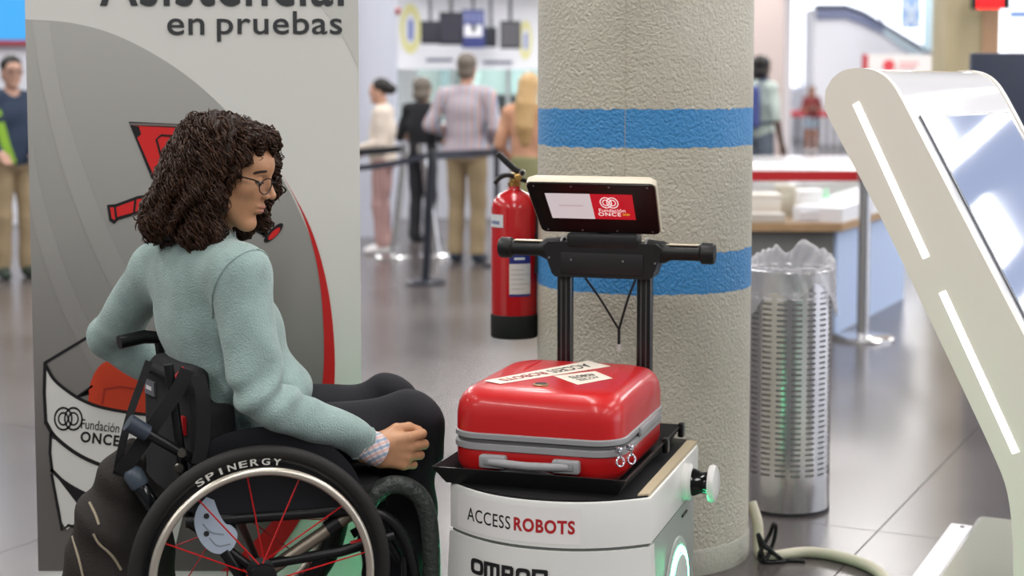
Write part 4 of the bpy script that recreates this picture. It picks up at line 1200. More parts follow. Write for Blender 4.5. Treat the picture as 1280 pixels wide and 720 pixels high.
# plastic bag folded over the rim, crumpled
bag_m = mat('bag_film', (226, 224, 228), 0.25, trans=0.3, alpha=0.5, bump=0.6, bscale=34, ior=1.2)
rng = np.random.RandomState(3)
na, nz_ = 120, 40
V = []
pha = rng.rand(6) * 6.28
for i in range(nz_ + 1):
    t_ = i / nz_
    for k in range(na):
        a = 2 * math.pi * k / na
        w1 = math.sin(5 * a + pha[0]) + 0.6 * math.sin(9 * a + pha[1]) + 0.5 * math.sin(14 * a + pha[2] + 3 * t_)
        edge = bh - 0.10 - 0.05 * math.sin(2 * a + 1.2) - 0.03 * math.sin(5 * a + pha[3])       # lower edge of the turned-over film
        back = max(0.0, math.sin(a + 0.5)) ** 1.0
        top = bh + 0.012 + 0.055 * back + 0.012 * w1 * back
        if t_ < 0.5:
            s_ = t_ / 0.5; z = edge + (top - edge) * s_
            r_ = br + 0.007 + 0.004 * w1 * (1 - s_) + 0.006 * (1 - s_) * abs(math.sin(11 * a + pha[4]))
        elif t_ < 0.62:
            s_ = (t_ - 0.5) / 0.12; z = top + 0.006 * math.sin(math.pi * s_); r_ = br + 0.007 - 0.02 * s_ - 0.01 * back * s_
        else:
            s_ = (t_ - 0.62) / 0.38; z = top - 0.30 * s_; r_ = br - 0.016 - 0.02 * s_ + 0.006 * w1 * s_ - 0.01 * back
        cr_ = 0.5 + 0.5 * back
        r_ += 0.0035 * math.sin(17 * a + 60 * z + 2 * math.sin(5 * a)) * (1 if t_ < 0.4 else 1.6 * cr_)
        z += 0.007 * math.sin(13 * a + 9 * math.sin(3 * a)) * cr_ * (1 if t_ > 0.3 else 0.5)
        V.append(BC + np.array([r_ * math.cos(a), r_ * math.sin(a), z]))
F = [(i * na + k, i * na + (k + 1) % na, (i + 1) * na + (k + 1) % na, (i + 1) * na + k) for i in range(nz_) for k in range(na)]
G().add(V, F).obj('bin_bag', bag_m, smooth=180, label='crumpled translucent white bag lining the steel bin', cat='bag')

# ================================================================ CABLES BY THE COLUMN FOOT
def fl3(px, py, z=0.0): p = on_floor(px, py); return np.array([p[0], p[1], z])
hr = 0.017
p0 = W(938, 632, 4.99)
pts = [np.array([CC[0] + CRAD + 0.012, 4.965, W(938, 636, 4.965)[2] + 0.02]), W(947, 655, 4.93), W(949, 690, 4.90), fl3(962, 702, hr), fl3(1010, 697, hr), fl3(1055, 704, hr), fl3(1095, 720, hr), fl3(1118, 748, hr)]
G().tube(spline(pts, 8), hr, 14).obj('conduit', mat('conduit_cream', (196, 190, 170), 0.5, bump=0.2, bscale=140), label='cream flexible conduit running from the column foot across the floor', cat='conduit')
rng = np.random.RandomState(5)
c0 = fl3(972, 682, 0.006)
pts = []
for i in range(14):
    a = i * 2.1
    pts.append(c0 + np.array([0.035 * math.cos(a) + rng.uniform(-.01, .01), 0.03 * math.sin(a), 0.022 + 0.02 * (i % 3) + 0.016 * abs(math.sin(i))]))
pts[0] = c0 + np.array([0.02, 0.02, 0.14]); pts[1] = c0 + np.array([0.004, 0.0, 0.09])
pts.append(fl3(1000, 712, 0.006)); pts.append(fl3(985, 730, 0.006))
cpx = [(1006, 716), (985, 708), (962, 703), (949, 698), (955, 682), (968, 692), (976, 702), (960, 704), (952, 688), (962, 668), (967, 655), (970, 660), (966, 680), (956, 700), (950, 680), (948, 668), (957, 684), (972, 696), (980, 706), (966, 712), (952, 710)]
pts = []
for i, (x_, y_) in enumerate(cpx):
    yy_ = 4.80 + 0.012 * math.sin(i * 2.3); p_ = W(x_, y_, yy_); p_[2] = max(p_[2], 0.006); pts.append(p_)
G().tube(spline(pts, 6), 0.0062, 8).obj('black_cable', mat('cable_black', (18, 18, 19), 0.45), label='tangled thin black cable at the foot of the column', cat='cable')

# ================================================================ TILTED KIOSK
KA = R(38); kw = np.array([math.sin(KA), math.cos(KA), 0]); kn = np.array([math.cos(KA), -math.sin(KA), 0])
K0 = W(1080, 87, 4.2); KW = 0.74
def KP(px, py, off=0.0):
    return on_plane(px, py, K0 + kw * off, kw)
kio = thing('info_kiosk', 'white tilted touchscreen kiosk with glowing light strips on its side', 'kiosk', (K0 + kn * 0.45 + kw * 0.35) * np.array([1, 1, 0]))
def sz(px, py):
    p = KP(px, py); return (float(np.dot(p - K0, kn)), float(p[2]))
back = [(1032, 112), (1031, 130), (1036, 148), (1100, 270), (1160, 395), (1210, 500), (1240, 565), (1256, 604), (1263, 640), (1266, 680)]
topc = [(1040, 98), (1052, 89), (1068, 85), (1086, 86), (1103, 93), (1116, 106), (1127, 124)]
back = curve2(back, 3); topc = curve2(topc, 3)
bk = [sz(*p) for p in back]; tpp = [sz(*p) for p in topc]
fr0 = sz(1127, 124); fr1 = sz(1200, 265)
sl_ = (fr1[0] - fr0[0]) / (fr1[1] - fr0[1])
frn = [(fr0[0] + sl_ * (z - fr0[1]), z) for z in (1.25, 1.0, 0.8, 0.62)]
outline = tpp + frn + [(frn[-1][0] + 0.035, 0.50), (frn[-1][0] + 0.045, 0.40), (frn[-1][0] + 0.045, 0.05)] + [(bk[-1][0] + 0.03, 0.05), (bk[-1][0] + 0.005, 0.18)] + bk[::-1]
def kpt(s_, z, w_): return np.array([K0[0], K0[1], 0]) + kn * s_ + kw * w_ + np.array([0, 0, z])
M_KW = mat('kiosk_cream', (236, 230, 218), 0.32)
M_KG = mat('kiosk_gloss', (226, 226, 230), 0.08, coat=0.5)
G().prism([kpt(s_, z, 0.0) for s_, z in outline], kw * 0.022).obj('side_panel', M_KW, kio, smooth=25)
G().prism([kpt(s_, z, KW - 0.022) for s_, z in outline], kw * 0.022).obj('side_panel', M_KW, kio, smooth=25)
cxs = sum(p[0] for p in outline) / len(outline)
def inset(o_, d):
    out = []
    m_ = len(o_)
    for i in range(m_):
        a = np.array(o_[i - 1]); b_ = np.array(o_[i]); c_ = np.array(o_[(i + 1) % m_])
        t1 = (b_ - a) / (np.linalg.norm(b_ - a) + 1e-9); t2 = (c_ - b_) / (np.linalg.norm(c_ - b_) + 1e-9)
        t_ = t1 + t2; t_ /= np.linalg.norm(t_) + 1e-9
        out.append((b_[0] + t_[1] * d, b_[1] - t_[0] * d))
    return out
G().prism([kpt(s_, z, 0.02) for s_, z in inset(outline, 0.004)], kw * (KW - 0.04)).obj('front_body', M_KG, kio, smooth=40)
# LED strips set into the near side panel
def strip(pa, pb, w_):
    a = KP(*pa); b_ = KP(*pb)
    G().ribbon([a, b_], w_, -kw, 0.0015).obj('light_strip', mat('kiosk_led', (255, 255, 255), 0.4, emit=(255, 255, 255), estr=2.2), kio, smooth=0)
strip((1070, 129), (1158, 322), 0.019)
strip((1178, 365), (1270, 566), 0.019)
# screen on the slanted front
fd = unit(np.array([sl_, 1.0])); fu = kn * fd[0] + UP * fd[1]                 # up along the slope
fN = unit(np.cross(fu, kw)); fN = fN if fN.dot(kn) > 0 else -fN
F0 = kpt(fr0[0], fr0[1], 0.0)
def FPt(w_, d, off=0.0): return F0 + kw * w_ - fu * d + fN * off
def FQ(px, py): 
    p = on_plane(px, py, F0, fN); q = p - F0; return (float(q.dot(kw)), float(-q.dot(fu)))
tl = FQ(1153, 147); tr_ = FQ(1248, 138); print('kiosk screen tl/tr', tl, tr_)
w0, w1, d0, d1 = 0.10, KW - 0.10, 0.075, 0.93
d0 = tl[1]; w0 = max(0.06, tl[0]); w1 = KW - w0
d1 = min(0.92, d0 + (w1 - w0) * 1.6)
G().prism([FPt(w0 - 0.008, d0 - 0.008, -0.002), FPt(w1 + 0.008, d0 - 0.008, -0.002), FPt(w1 + 0.008, d1 + 0.008, -0.002), FPt(w0 - 0.008, d1 + 0.008, -0.002)], fN * 0.0035).obj('screen_bezel', mat('bezel_grey', (120, 124, 132), 0.25), kio, smooth=0)
G().prism([FPt(w0, d0, 0.001), FPt(w1, d0, 0.001), FPt(w1, d1, 0.001), FPt(w0, d1, 0.001)], fN * 0.0012).obj('touchscreen', mat('touch_glass', (132, 146, 178), 0.05, coat=0.6, emit=(128, 148, 190), estr=0.22, spec=0.8), kio, smooth=0)
# plinth and floor plate behind the kiosk foot
pa, pb = on_floor(1222, 661), on_floor(1180, 724)
dr = unit(pb - pa); nr = np.array([-dr[1], dr[0], 0]); nr = nr if nr[0] > 0 else -nr
foot = [pa, pb + dr * 0.25, pb + dr * 0.25 + nr * 0.62, pa + nr * 0.5]
foot_in = [p + (np.mean(foot, 0) - p) * 0.06 for p in foot]
V = [p * np.array([1, 1, 0]) for p in foot] + [p * np.array([1, 1, 0]) + np.array([0, 0, 0.035]) for p in foot] + [p * np.array([1, 1, 0]) + np.array([0, 0, 0.05]) for p in foot_in]
F = [(3, 2, 1, 0), (8, 9, 10, 11)] + [(i * 4 + k, i * 4 + (k + 1) % 4, i * 4 + 4 + (k + 1) % 4, i * 4 + 4 + k) for i in range(2) for k in range(4)]
G().add(V, F).obj('plinth', mat('kiosk_plinth', (160, 160, 150), 0.15), kio, smooth=0)
w_ = 0.085
pl = [pa - nr * 0.004, pb + dr * 0.25 - nr * 0.004, pb + dr * 0.25 - nr * w_, pa - nr * w_]
G().prism([p * np.array([1, 1, 0]) + np.array([0, 0, 0.0005]) for p in pl], (0, 0, 0.008)).obj('floor_plate', mat('plate_white', (232, 228, 236), 0.25), kio, smooth=0)
c = pa + dr * 0.03 - nr * 0.045
G().lathe([(0.008, 0.008), (0.007, 0.011)], c * np.array([1, 1, 0]), n=14).obj('plate_bolt', mat('slot_dark'), kio)
G().box((-0.12, -KW * 0.5, 0.0), (0.05, KW * 0.5, 0.06), Matrix.Translation(kpt(bk[-1][0] + 0.10, 0, KW / 2)) @ Matrix(((kn[0], kw[0], 0, 0), (kn[1], kw[1], 0, 0), (0, 0, 1, 0), (0, 0, 0, 1)))).obj('foot', M_KW, kio)

# ================================================================ BARRIER POSTS AND BELTS
def stanchion(px, py, top, m, label, lean=(0, 0), rb=0.16, rp=0.03, group=None):
    p = on_floor(px, py); b0 = np.array([p[0], p[1], 0])
    t = thing('barrier_post', label, 'barrier post', b0, group)
    G().lathe([(rb, 0), (rb, 0.012), (rb - 0.015, 0.022), (0.05, 0.03), (rp, 0.034)], b0, n=40).obj('base', m, t)
    tp_ = b0 + np.array([lean[0], lean[1], top])
    G().tube([b0 + np.array([0, 0, 0.02]), tp_], rp, 20).obj('post', m, t)
    G().tube([tp_ - np.array([0, 0, 0.07]), tp_ + np.array([0, 0, 0.01])], rp + 0.006, 20).obj('belt_head', mat('head_dark', (50, 52, 58), 0.4) if m != MATS.get('stainless') else M_SS, t)
    return tp_
def belt(a, b_, m, label, h=0.05, sag=0.0):
    a = np.array(a); b_ = np.array(b_)
    d = unit(b_ - a) ; n_ = np.array([-d[1], d[0], 0]) * 0.0012
    N = 10
    V = []
    for i in range(N + 1):
        t_ = i / N; c_ = a + (b_ - a) * t_ - np.array([0, 0, sag * 4 * t_ * (1 - t_)])
        for s_ in (1, -1):
            for zz_ in (-h / 2, h / 2): V.append(c_ + n_ * s_ + np.array([0, 0, zz_]))
    F = []
    for i in range(N):
        o_ = i * 4
        F += [(o_, o_ + 1, o_ + 5, o_ + 4), (o_ + 2, o_ + 6, o_ + 7, o_ + 3), (o_ + 1, o_ + 3, o_ + 7, o_ + 5), (o_, o_ + 4, o_ + 6, o_ + 2)]
    F += [(0, 2, 3, 1), (N * 4, N * 4 + 1, N * 4 + 3, N * 4 + 2)]
    return G().add(V, F).obj('barrier_belt', m, smooth=30, label=label, cat='belt')
M_BP = mat('post_black', (36, 40, 50), 0.35)
tA = stanchion(532, 354, 0.98, M_BP, 'black belt barrier post on a round black base', lean=(0.05, 0.0), rb=0.155)
tB = stanchion(491, 322, 0.96, M_SS, 'leaning polished steel barrier post beside the woman in cream', lean=(0.11, 0.02))
tC = stanchion(547, 320, 0.96, M_SS, 'leaning polished steel barrier post behind the black one', lean=(-0.13, 0.0))
M_BELT = mat('belt_dark', (52, 56, 70), 0.7)
qd = on_floor(621, 318)
tD = stanchion(621, 333, 0.96, M_BP, 'slim dark barrier post by the ticket counter', rb=0.13, rp=0.022)
z_ = np.array([0, 0, -0.03])
belt(tA + z_ + 0.04 * unit(tD - tA), tD + z_ - 0.032 * unit(tD - tA), M_BELT, 'dark belt stretched from the black post towards the counter', 0.06)
belt(tB + z_ + np.array([-.04, .01, 0]), tB + z_ + np.array([-1.2, 0.3, -0.02]), mat('belt_black', (32, 34, 40), 0.7), 'black belt sagging left behind the roll-up banner', 0.06, 0.03)
belt(tA + z_ + np.array([-.04, .005, 0]), W(430, 211, 12.6), M_BELT, 'dark belt running from the black post behind the roll-up banner', 0.045, 0.02)
tR = stanchion(1078, 424, 0.975, M_SS, 'chrome barrier post on a wide round base beside the kiosk', rb=0.18, rp=0.035)
zr = W(1000, 220, tR[1])[2]
rb0 = np.array([tR[0] - 0.043, tR[1], zr]); rbl = np.array([W(880, 220, tR[1])[0], tR[1], zr])
belt(rb0, rbl, mat('belt_red', (186, 32, 38), 0.6), 'bright red barrier belt stretched from the chrome post', 0.058)

# ================================================================ DISPLAY COUNTER BEHIND THE BIN
t = thing('display_counter', 'low display counter with glass case and pale blue side', 'counter', (1.7, 10.2, 0))
cA = on_floor(1040, 417); cB = on_floor(1126, 373)
zt = W(1036, 288, cA[1])[2]
lx = W(900, 400, cA[1])[0]
bw = np.array([cB[0], cB[1], 0]); aw = np.array([cA[0], cA[1], 0]); lw_ = np.array([lx, cA[1], 0]); lbk = lw_ + (bw - aw)
G().prism([aw, bw, lbk, lw_], (0, 0, zt)).obj('cabinet', mat('counter_grey', (112, 112, 110), 0.5), t, smooth=0)
sd = unit(bw - aw); sn = np.array([sd[1], -sd[0], 0]); sn = sn if sn[0] > 0 else -sn
G().prism([aw + sn * .001 + sd * .01, bw + sn * .001, bw + sn * .001 + UP * (zt + 0.0), aw + sn * .001 + sd * .01 + UP * (zt + 0.0)], sn * 0.02).obj('blue_side_panel', mat('counter_blue', (178, 196, 228), 0.45), t, smooth=0)
G().prism([p + UP * zt for p in (aw + sn * .04 - np.array([0, .05, 0]), bw + sn * .04, lbk, lw_ - np.array([0, .05, 0]))], (0, 0, 0.045)).obj('wood_top', mat('counter_wood', (168, 138, 104), 0.45, var=0.1, vscale=20), t, smooth=0)
G().prism([p + UP * (zt + 0.0455) for p in (aw - np.array([.1, 0, 0]), bw - np.array([.1, .1, 0]), lbk, lw_)], (0, 0, 0.22)).obj('glass_case', mat('case_glass', (232, 236, 236), 0.05, trans=0.85, alpha=0.28, ior=1.1), t, smooth=0)
G().prism([aw + sn * .045 + UP * (zt + .046) + sd * .02, bw + sn * .045 + UP * (zt + .046), bw + sn * .045 + UP * (zt + .17), aw + sn * .045 + UP * (zt + .13) + sd * .02], -sn * 0.3).obj('white_ledge', mat('ledge_white', (228, 230, 236), 0.4), t, smooth=0)
zb = zt + 0.0456
for i, (px, dy, w_, d_, h_, c_, lb) in enumerate(((950, 0.40, 0.22, 0.2, 0.15, (226, 222, 214), 'cream box inside the glass display case'), (981, 0.62, 0.11, 0.12, 0.19, (206, 200, 184), 'tall beige box inside the glass display case'),
      (1010, 0.45, 0.14, 0.16, 0.17, (236, 236, 236), 'white box inside the glass display case'), (1032, 0.7, 0.06, 0.06, 0.16, (150, 222, 176), 'mint green bottle-like carton inside the display case'), (952, 0.08, 0.26, 0.14, 0.05, (200, 196, 190), 'flat grey tray inside the glass display case'), (1018, 0.12, 0.18, 0.12, 0.06, (214, 214, 220), 'small pale dish tray inside the display case'))):
    p = W(px, 260, cA[1] + dy)
    if 'carton' in lb:
        G().lathe([(w_ / 2, 0), (w_ / 2, h_ * .7), (w_ / 4, h_ * .85), (w_ / 4, h_)], (p[0], p[1], zb), n=16).obj('display_item', mat('item_%d' % i, c_, 0.4), label=lb, cat='package')
    else:
        tt = thing('display_item', lb, 'package', (p[0], p[1], zb))
        G().box((p[0] - w_ / 2, p[1] - d_ / 2, zb), (p[0] + w_ / 2, p[1] + d_ / 2, zb + h_ * .8), bev=0.006).obj('carton', mat('item_%d' % i, c_, 0.4), tt)
        G().box((p[0] - w_ / 2 - .004, p[1] - d_ / 2 - .004, zb + h_ * .8), (p[0] + w_ / 2 + .004, p[1] + d_ / 2 + .004, zb + h_), bev=0.004).obj('lid', mat('item_lid_%d' % i, tuple(min(255, q + 8) for q in c_), 0.4), tt)

# ================================================================ WHEELCHAIR
ac = R(16)
fc = np.array([math.cos(ac), math.sin(ac), 0]); rc = np.array([math.sin(ac), -math.cos(ac), 0])
WC = np.array([-0.590, 3.69, 0.3085])
CW = 0.55                                    # distance between the two wheels
AX = WC - rc * CW / 2                        # axle middle
def CP(f, r, z): return np.array([AX[0], AX[1], 0]) + fc * f + rc * r + np.array([0, 0, z])
def CQ(px, py, off): return on_plane(px, py, WC + rc * off, rc)
ch = thing('wheelchair', 'black manual wheelchair with red spokes and silver push rims', 'wheelchair', CP(0.1, 0, 0))
M_TY = mat('tyre_rubber', (30, 28, 26), 0.65, bump=0.1, bscale=300)
M_RIM = mat('rim_black', (16, 17, 20), 0.3)
M_SIL = mat('pushrim_silver', (214, 206, 192), 0.32, metal=0.8)
M_SPK = mat('spoke_red', (196, 26, 30), 0.35)
M_FRM = mat('frame_black', (18, 18, 20), 0.35)
M_TI = mat('frame_titanium', (150, 140, 126), 0.35, metal=0.8)
M_UPH = mat('upholstery_black', (22, 22, 24), 0.85, bump=0.25, bscale=260)
def make_wheel(c, out):
    g = G(); x_, y_, z_ = frame_of(out)
    tyre = G().torus(c, out, 0.291, 0.0175, 96, 14, 0.9).obj('tyre', M_TY, ch, smooth=60)
    rimm = G().lathe([(0.281, -0.010), (0.281, 0.010), (0.259, 0.0085), (0.252, 0.003), (0.252, -0.003), (0.259, -0.0085), (0.281, -0.010)], c, out, 96, caps=False).obj('wheel_rim', M_RIM, ch, smooth=40)
    G().torus(c + out * 0.034, out, 0.2535, 0.0098, 96, 12).obj('push_rim', M_SIL, ch, smooth=60)
    for i in range(6):
        a = 2 * math.pi * i / 6 + 0.3; d = math.cos(a) * x_ + math.sin(a) * y_
        G().tube([c + d * 0.258 + out * 0.004, c + d * 0.2535 + out * 0.028], 0.004, 6).obj('rim_tab', M_RIM, ch)
    G().lathe([(0.030, -0.03), (0.033, -0.024), (0.018, -0.018), (0.018, 0.018), (0.033, 0.024), (0.030, 0.032), (0.012, 0.036)], c, out, 28).obj('hub', M_FRM, ch)
    for i in range(12):
        a = 2 * math.pi * (i + 0.25) / 12; s_ = 1 if i % 2 else -1
        d = math.cos(a) * x_ + math.sin(a) * y_
        a2 = a + 0.42 * (1 if (i // 2) % 2 else -1); d2 = math.cos(a2) * x_ + math.sin(a2) * y_
        G().tube([c + d2 * 0.030 + out * 0.024 * s_, c + d * 0.254], 0.0019, 6).obj('spoke', M_SPK, ch)
    return rimm
rimR = make_wheel(WC, rc)
rimL = make_wheel(WC - rc * CW, -rc)
# lettering around the rim of the near wheel
def rim_pt(ang, rad, off): return WC + rad * (math.cos(ang) * fc + math.sin(ang) * UP) + rc * off
word = 'SPINERGY'
for i, chh in enumerate(word):
    ang = R(124 - 45 * (i + 0.5) / len(word))
    def fn(u, v, ang=ang): return rim_pt(ang - u / 0.271, 0.271 + v, 0.0106)
    text_obj('lettering', chh, mat('rim_print', (206, 204, 198), 0.5), fn, rimR, bold=0.02, fit=((0.006 if chh == 'I' else 0.0195), 0.0165), shear=0.0)
G().tube([WC + rc * 0.0, WC - rc * CW], 0.012, 14).obj('axle_tube', M_FRM, ch)
# seat, cushion, side frames
G().box((-0.20, -0.205, 0.0), (0.26, 0.205, 0.055), Matrix.Translation(CP(0.06, 0, 0.435)) @ Matrix.Rotation(ac, 4, 'Z'), bev=0.02, seg=3).obj('seat_cushion', M_UPH, ch)
for sg in (-1, 1):
    rr0 = sg * 0.215
    G().tube(spline([CP(-0.17, rr0, 0.43), CP(0.10, rr0, 0.43), CP(0.28, rr0, 0.42), CP(0.36, rr0 * .95, 0.34), CP(0.40, rr0 * .85, 0.18), CP(0.42, rr0 * .8, 0.10)], 6), 0.014, 12).obj('side_frame', M_FRM, ch)
    G().tube([CP(-0.16, rr0, 0.43), CP(-0.02, rr0, 0.31), CP(0.20, rr0, 0.33), CP(0.33, rr0, 0.36)], 0.013, 12).obj('lower_frame', M_FRM, ch)
    G().tube([CP(-0.155, rr0 * .8, 0.42), CP(-0.20, rr0 * .8, 0.80)], 0.012, 12).obj('back_post', M_FRM, ch)
    fk = CP(0.36, rr0 * .9, 0)
    G().lathe([(0.045, -0.013), (0.05, -0.008), (0.05, 0.008), (0.045, 0.013)], fk + UP * 0.052, rc, 24).obj('caster_wheel', M_TY, ch)
    G().tube([fk + UP * 0.05 + rc * 0.018, fk + UP * 0.12 + rc * 0.018, fk + UP * 0.30], 0.008, 8).obj('caster_fork', M_FRM, ch)
G().box((-0.07, -0.12, 0), (0.05, 0.14, 0.012), Matrix.Translation(CP(0.42, 0, 0.09)) @ Matrix.Rotation(ac, 4, 'Z'), bev=0.004).obj('footplate', M_FRM, ch)
# titanium strut with clamp, seen between the spokes
G().tube([CQ(332, 716, -0.07), CQ(452, 633, -0.07)], 0.0165, 14).obj('strut', M_TI, ch)
G().tube([CQ(409, 662, -0.07), CQ(424, 652, -0.07)], 0.021, 14).obj('strut_clamp', M_FRM, ch)
G().tube([CQ(440, 668, -0.1), CQ(470, 650, -0.1), CQ(500, 700, -0.1)], 0.012, 10).obj('brake_tube', M_FRM, ch)
G().tube([CQ(438, 679, -0.06), CQ(452, 676, -0.06)], [0.005, 0.007], 8).obj('red_tip', mat('spoke_red'), ch)
# side guard
poly = curve2([(236, 640), (240, 590), (258, 556), (290, 540), (340, 534), (395, 545), (438, 580), (458, 622)], 4)
G().prism([CQ(x_, y_, -0.055) for x_, y_ in poly + [(440, 640), (380, 648), (300, 650)]], -rc * 0.006).obj('side_guard', mat('guard_black', (26, 27, 32), 0.4), ch, smooth=25)
# pale bracket plate with two holes
poly = curve2([(258, 622), (247, 636), (243, 655), (250, 676), (264, 690), (280, 692), (292, 684), (297, 668), (290, 658), (282, 655), (274, 642), (268, 626)], 4)
plt = G().prism([CQ(x_, y_, -0.040) for x_, y_ in poly], -rc * 0.008).obj('bracket_plate', mat('plate_bluegrey', (176, 190, 206), 0.35), ch, smooth=25, label='pale blue-grey bracket plate')
for q in ((258, 645), (258, 667)):
    G().lathe([(0.0065, 0), (0.0065, 0.002)], CQ(q[0], q[1], -0.040), rc, 16).obj('hole', mat('slot_dark'), plt)
for a_, b_, c_ in (((254, 655), (264, 665), (280, 668)), ((262, 672), (272, 682), (288, 680))):
    G().tube(spline([CQ(*a_, -0.0395), CQ(*b_, -0.0395), CQ(*c_, -0.0395)], 5), 0.0016, 6).obj('groove', mat('plate_groove', (140, 150, 160), 0.4), plt)
G().tube([CQ(280, 688, -0.05), CQ(302, 722, -0.05)], 0.014, 12).obj('bracket_tube', M_FRM, ch)
# curved padded guard beside the shin, lit green by the robot
G().tube(spline([CQ(455, 640, -0.085), CQ(468, 618, -0.085), CQ(488, 606, -0.085), CQ(512, 610, -0.085), CQ(530, 630, -0.085), CQ(538, 670, -0.085), CQ(540, 740, -0.085)], 8), 0.023, 14).obj('padded_guard', mat('guard_ribbed', (52, 58, 55), 0.4, bump=0.8, bscale=60), ch)
# backrest
ab_ = R(32); fb = Frame(CP(-0.165, 0.02, 0.585), (math.cos(ab_), math.sin(ab_), 0), (-math.sin(ab_), math.cos(ab_), 0), UP)
bkf = Field(fb.w((0, 0, 0)) - 0.32, fb.w((0, 0, 0)) + 0.32, 0.008)
bkf.rbox((-0.006, 0, 0.0), (0.024, 0.175, 0.175), 0.022, 0.0, fb)
for sg in (-1, 1): bkf.rbox((0.03, sg * 0.17, -0.02), (0.045, 0.024, 0.135), 0.022, 0.03, fb)
bkf.cap((0.0, -0.12, 0.17), (0.0, 0.12, 0.17), 0.030, 0.030, 0.02, fb)
bko = bkf.obj('backrest', M_UPH, ch)
G().tube(spline([fb.w((-0.035, 0.10, 0.165)), fb.w((-0.05, 0.06, 0.178)), fb.w((-0.05, -0.08, 0.178)), fb.w((-0.035, -0.12, 0.165))], 6), 0.012, 10).obj('carry_loop', M_UPH, bko)
G().tube(spline([fb.w((-0.036, -0.10, 0.145)), fb.w((-0.052, -0.115, 0.17)), fb.w((-0.03, -0.12, 0.2))], 6), 0.0065, 8).obj('red_loop', mat('loop_red', (190, 24, 30), 0.6), bko)
G().box((-0.006, -0.012, -0.022), (0.004, 0.012, 0.022), Matrix.Translation(fb.w((-0.033, -0.115, 0.06))) @ Matrix.Rotation(ab_, 4, 'Z')).obj('red_tab', mat('loop_red'), bko)
G().box((-0.003, -0.034, -0.018), (0.003, 0.034, 0.018), Matrix.Translation(fb.w((-0.033, 0.115, 0.115))) @ Matrix.Rotation(ab_, 4, 'Z')).obj('maker_tag', mat('tag_grey', (96, 98, 104), 0.6), bko)
G().box((-0.0045, -0.020, -0.005), (-0.0028, 0.020, 0.005), Matrix.Translation(fb.w((-0.033, 0.115, 0.115))) @ Matrix.Rotation(ab_, 4, 'Z')).obj('tag_print', mat('tag_white', (206, 206, 208), 0.6), bko)
# push handles
hl0 = W(180, 421, 4.06); hl1 = W(149, 428, 4.02)
G().tube([hl0 + np.array([0.09, 0.03, -0.01]), hl0, hl1], [0.012, 0.018, 0.018], 14).obj('push_handle', mat('grip_black', (18, 18, 19), 0.35), ch)
hr0 = W(246, 577, 3.72); hr1 = W(160, 528, 3.66)
G().tube([hr0, hr0 + (hr1 - hr0) * 0.75], 0.012, 14).obj('push_handle', M_BKM, ch)
G().tube([hr0 + (hr1 - hr0) * 0.72, hr1], [0.019, 0.021], 14).obj('handle_grip', mat('grip_blue', (52, 60, 72), 0.4), ch)
for q in ((254, 548), (227, 566), (224, 585)):
    G().lathe([(0.010, -0.006), (0.012, 0), (0.010, 0.006)], W(q[0], q[1], 3.70), (0.3, -1, 0), 16).obj('bolt', mat('bolt_steel', (120, 116, 108), 0.3, metal=0.9), ch)

# ================================================================ BACKPACK ON THE CHAIR AND A FLASK
bpf = Field((-1.16, 3.50, 0.10), (-0.76, 4.0, 0.74), 0.008)
bpf.chain([W(166, 560, 3.78), W(150, 610, 3.78), W(136, 665, 3.77), W(134, 720, 3.77), W(136, 770, 3.77)], [0.026, 0.070, 0.090, 0.10, 0.095], 0.02)
bpf.cap(W(185, 640, 3.82), W(185, 760, 3.82), 0.06, 0.08, 0.04)
bpf.disp(lambda x_, y_, z_: 0.006 * np.sin(34 * x_ + 18 * z_ + 2 * np.sin(14 * z_)) + 0.004 * np.sin(50 * z_ + 30 * x_))
bp_ = thing('backpack', 'slouching black-brown backpack hanging behind the wheelchair', 'backpack', W(136, 790, 3.77))
bpo = bpf.obj('bag_body', mat('backpack_fabric', (36, 31, 28), 0.8, bump=0.3, bscale=200), bp_)
def on_field(fld, p, toward=np.array([0, -1.0, 0]), step=0.4):
    """slide p from in front of the surface back onto it along the viewing direction"""
    P = np.array([p], float); d = -np.array(toward)
    P = P - d * step
    for _ in range(80):
        v_ = float(fld.sample(P)[0]); P = P + d * max(min(v_, 0.03), -0.01) * 0.8
    return P[0]
M_PIP = mat('piping_tan', (150, 138, 118), 0.6)
for pts in (((120, 620), (125, 625), (131, 632), (137, 642)), ((131, 652), (138, 664), (148, 674), (156, 685), (163, 698)), ((97, 664), (106, 676), (113, 690), (119, 708))):
    P = [on_field(bpf, W(x_, y_, 3.78)) for x_, y_ in pts]
    G().tube(spline(P, 4), 0.0035, 6).obj('piping', M_PIP, bp_)
M_STR = mat('webbing_black', (22, 22, 24), 0.85)
def strap(name, P, w_, par):
    P = spline(P, 6); V = []; m_ = len(P); F = []
    for i in range(m_):
        t_ = unit(P[min(i + 1, m_ - 1)] - P[max(i - 1, 0)]); sd_ = unit(np.cross(t_, (0.25, -1, 0.1))); nn = unit(np.cross(sd_, t_))
        for a, b_ in ((1, 1), (-1, 1), (-1, -1), (1, -1)): V.append(P[i] + sd_ * w_ / 2 * a + nn * 0.002 * b_)
    for i in range(m_ - 1):
        for k in range(4): l = (k + 1) % 4; F.append((i * 4 + k, i * 4 + l, i * 4 + 4 + l, i * 4 + 4 + k))
    F += [(3, 2, 1, 0), tuple((m_ - 1) * 4 + k for k in range(4))]
    return G().add(V, F).obj(name, M_STR, par, smooth=30)
strap('shoulder_strap', [W(234, 462, 3.735), W(222, 488, 3.72), W(196, 526, 3.70), W(168, 568, 3.70), W(150, 592, 3.71)], 0.034, bp_)
strap('shoulder_strap', [W(186, 452, 3.86), W(176, 480, 3.80), W(162, 520, 3.74), W(152, 560, 3.71), W(146, 592, 3.72)], 0.018, bp_)
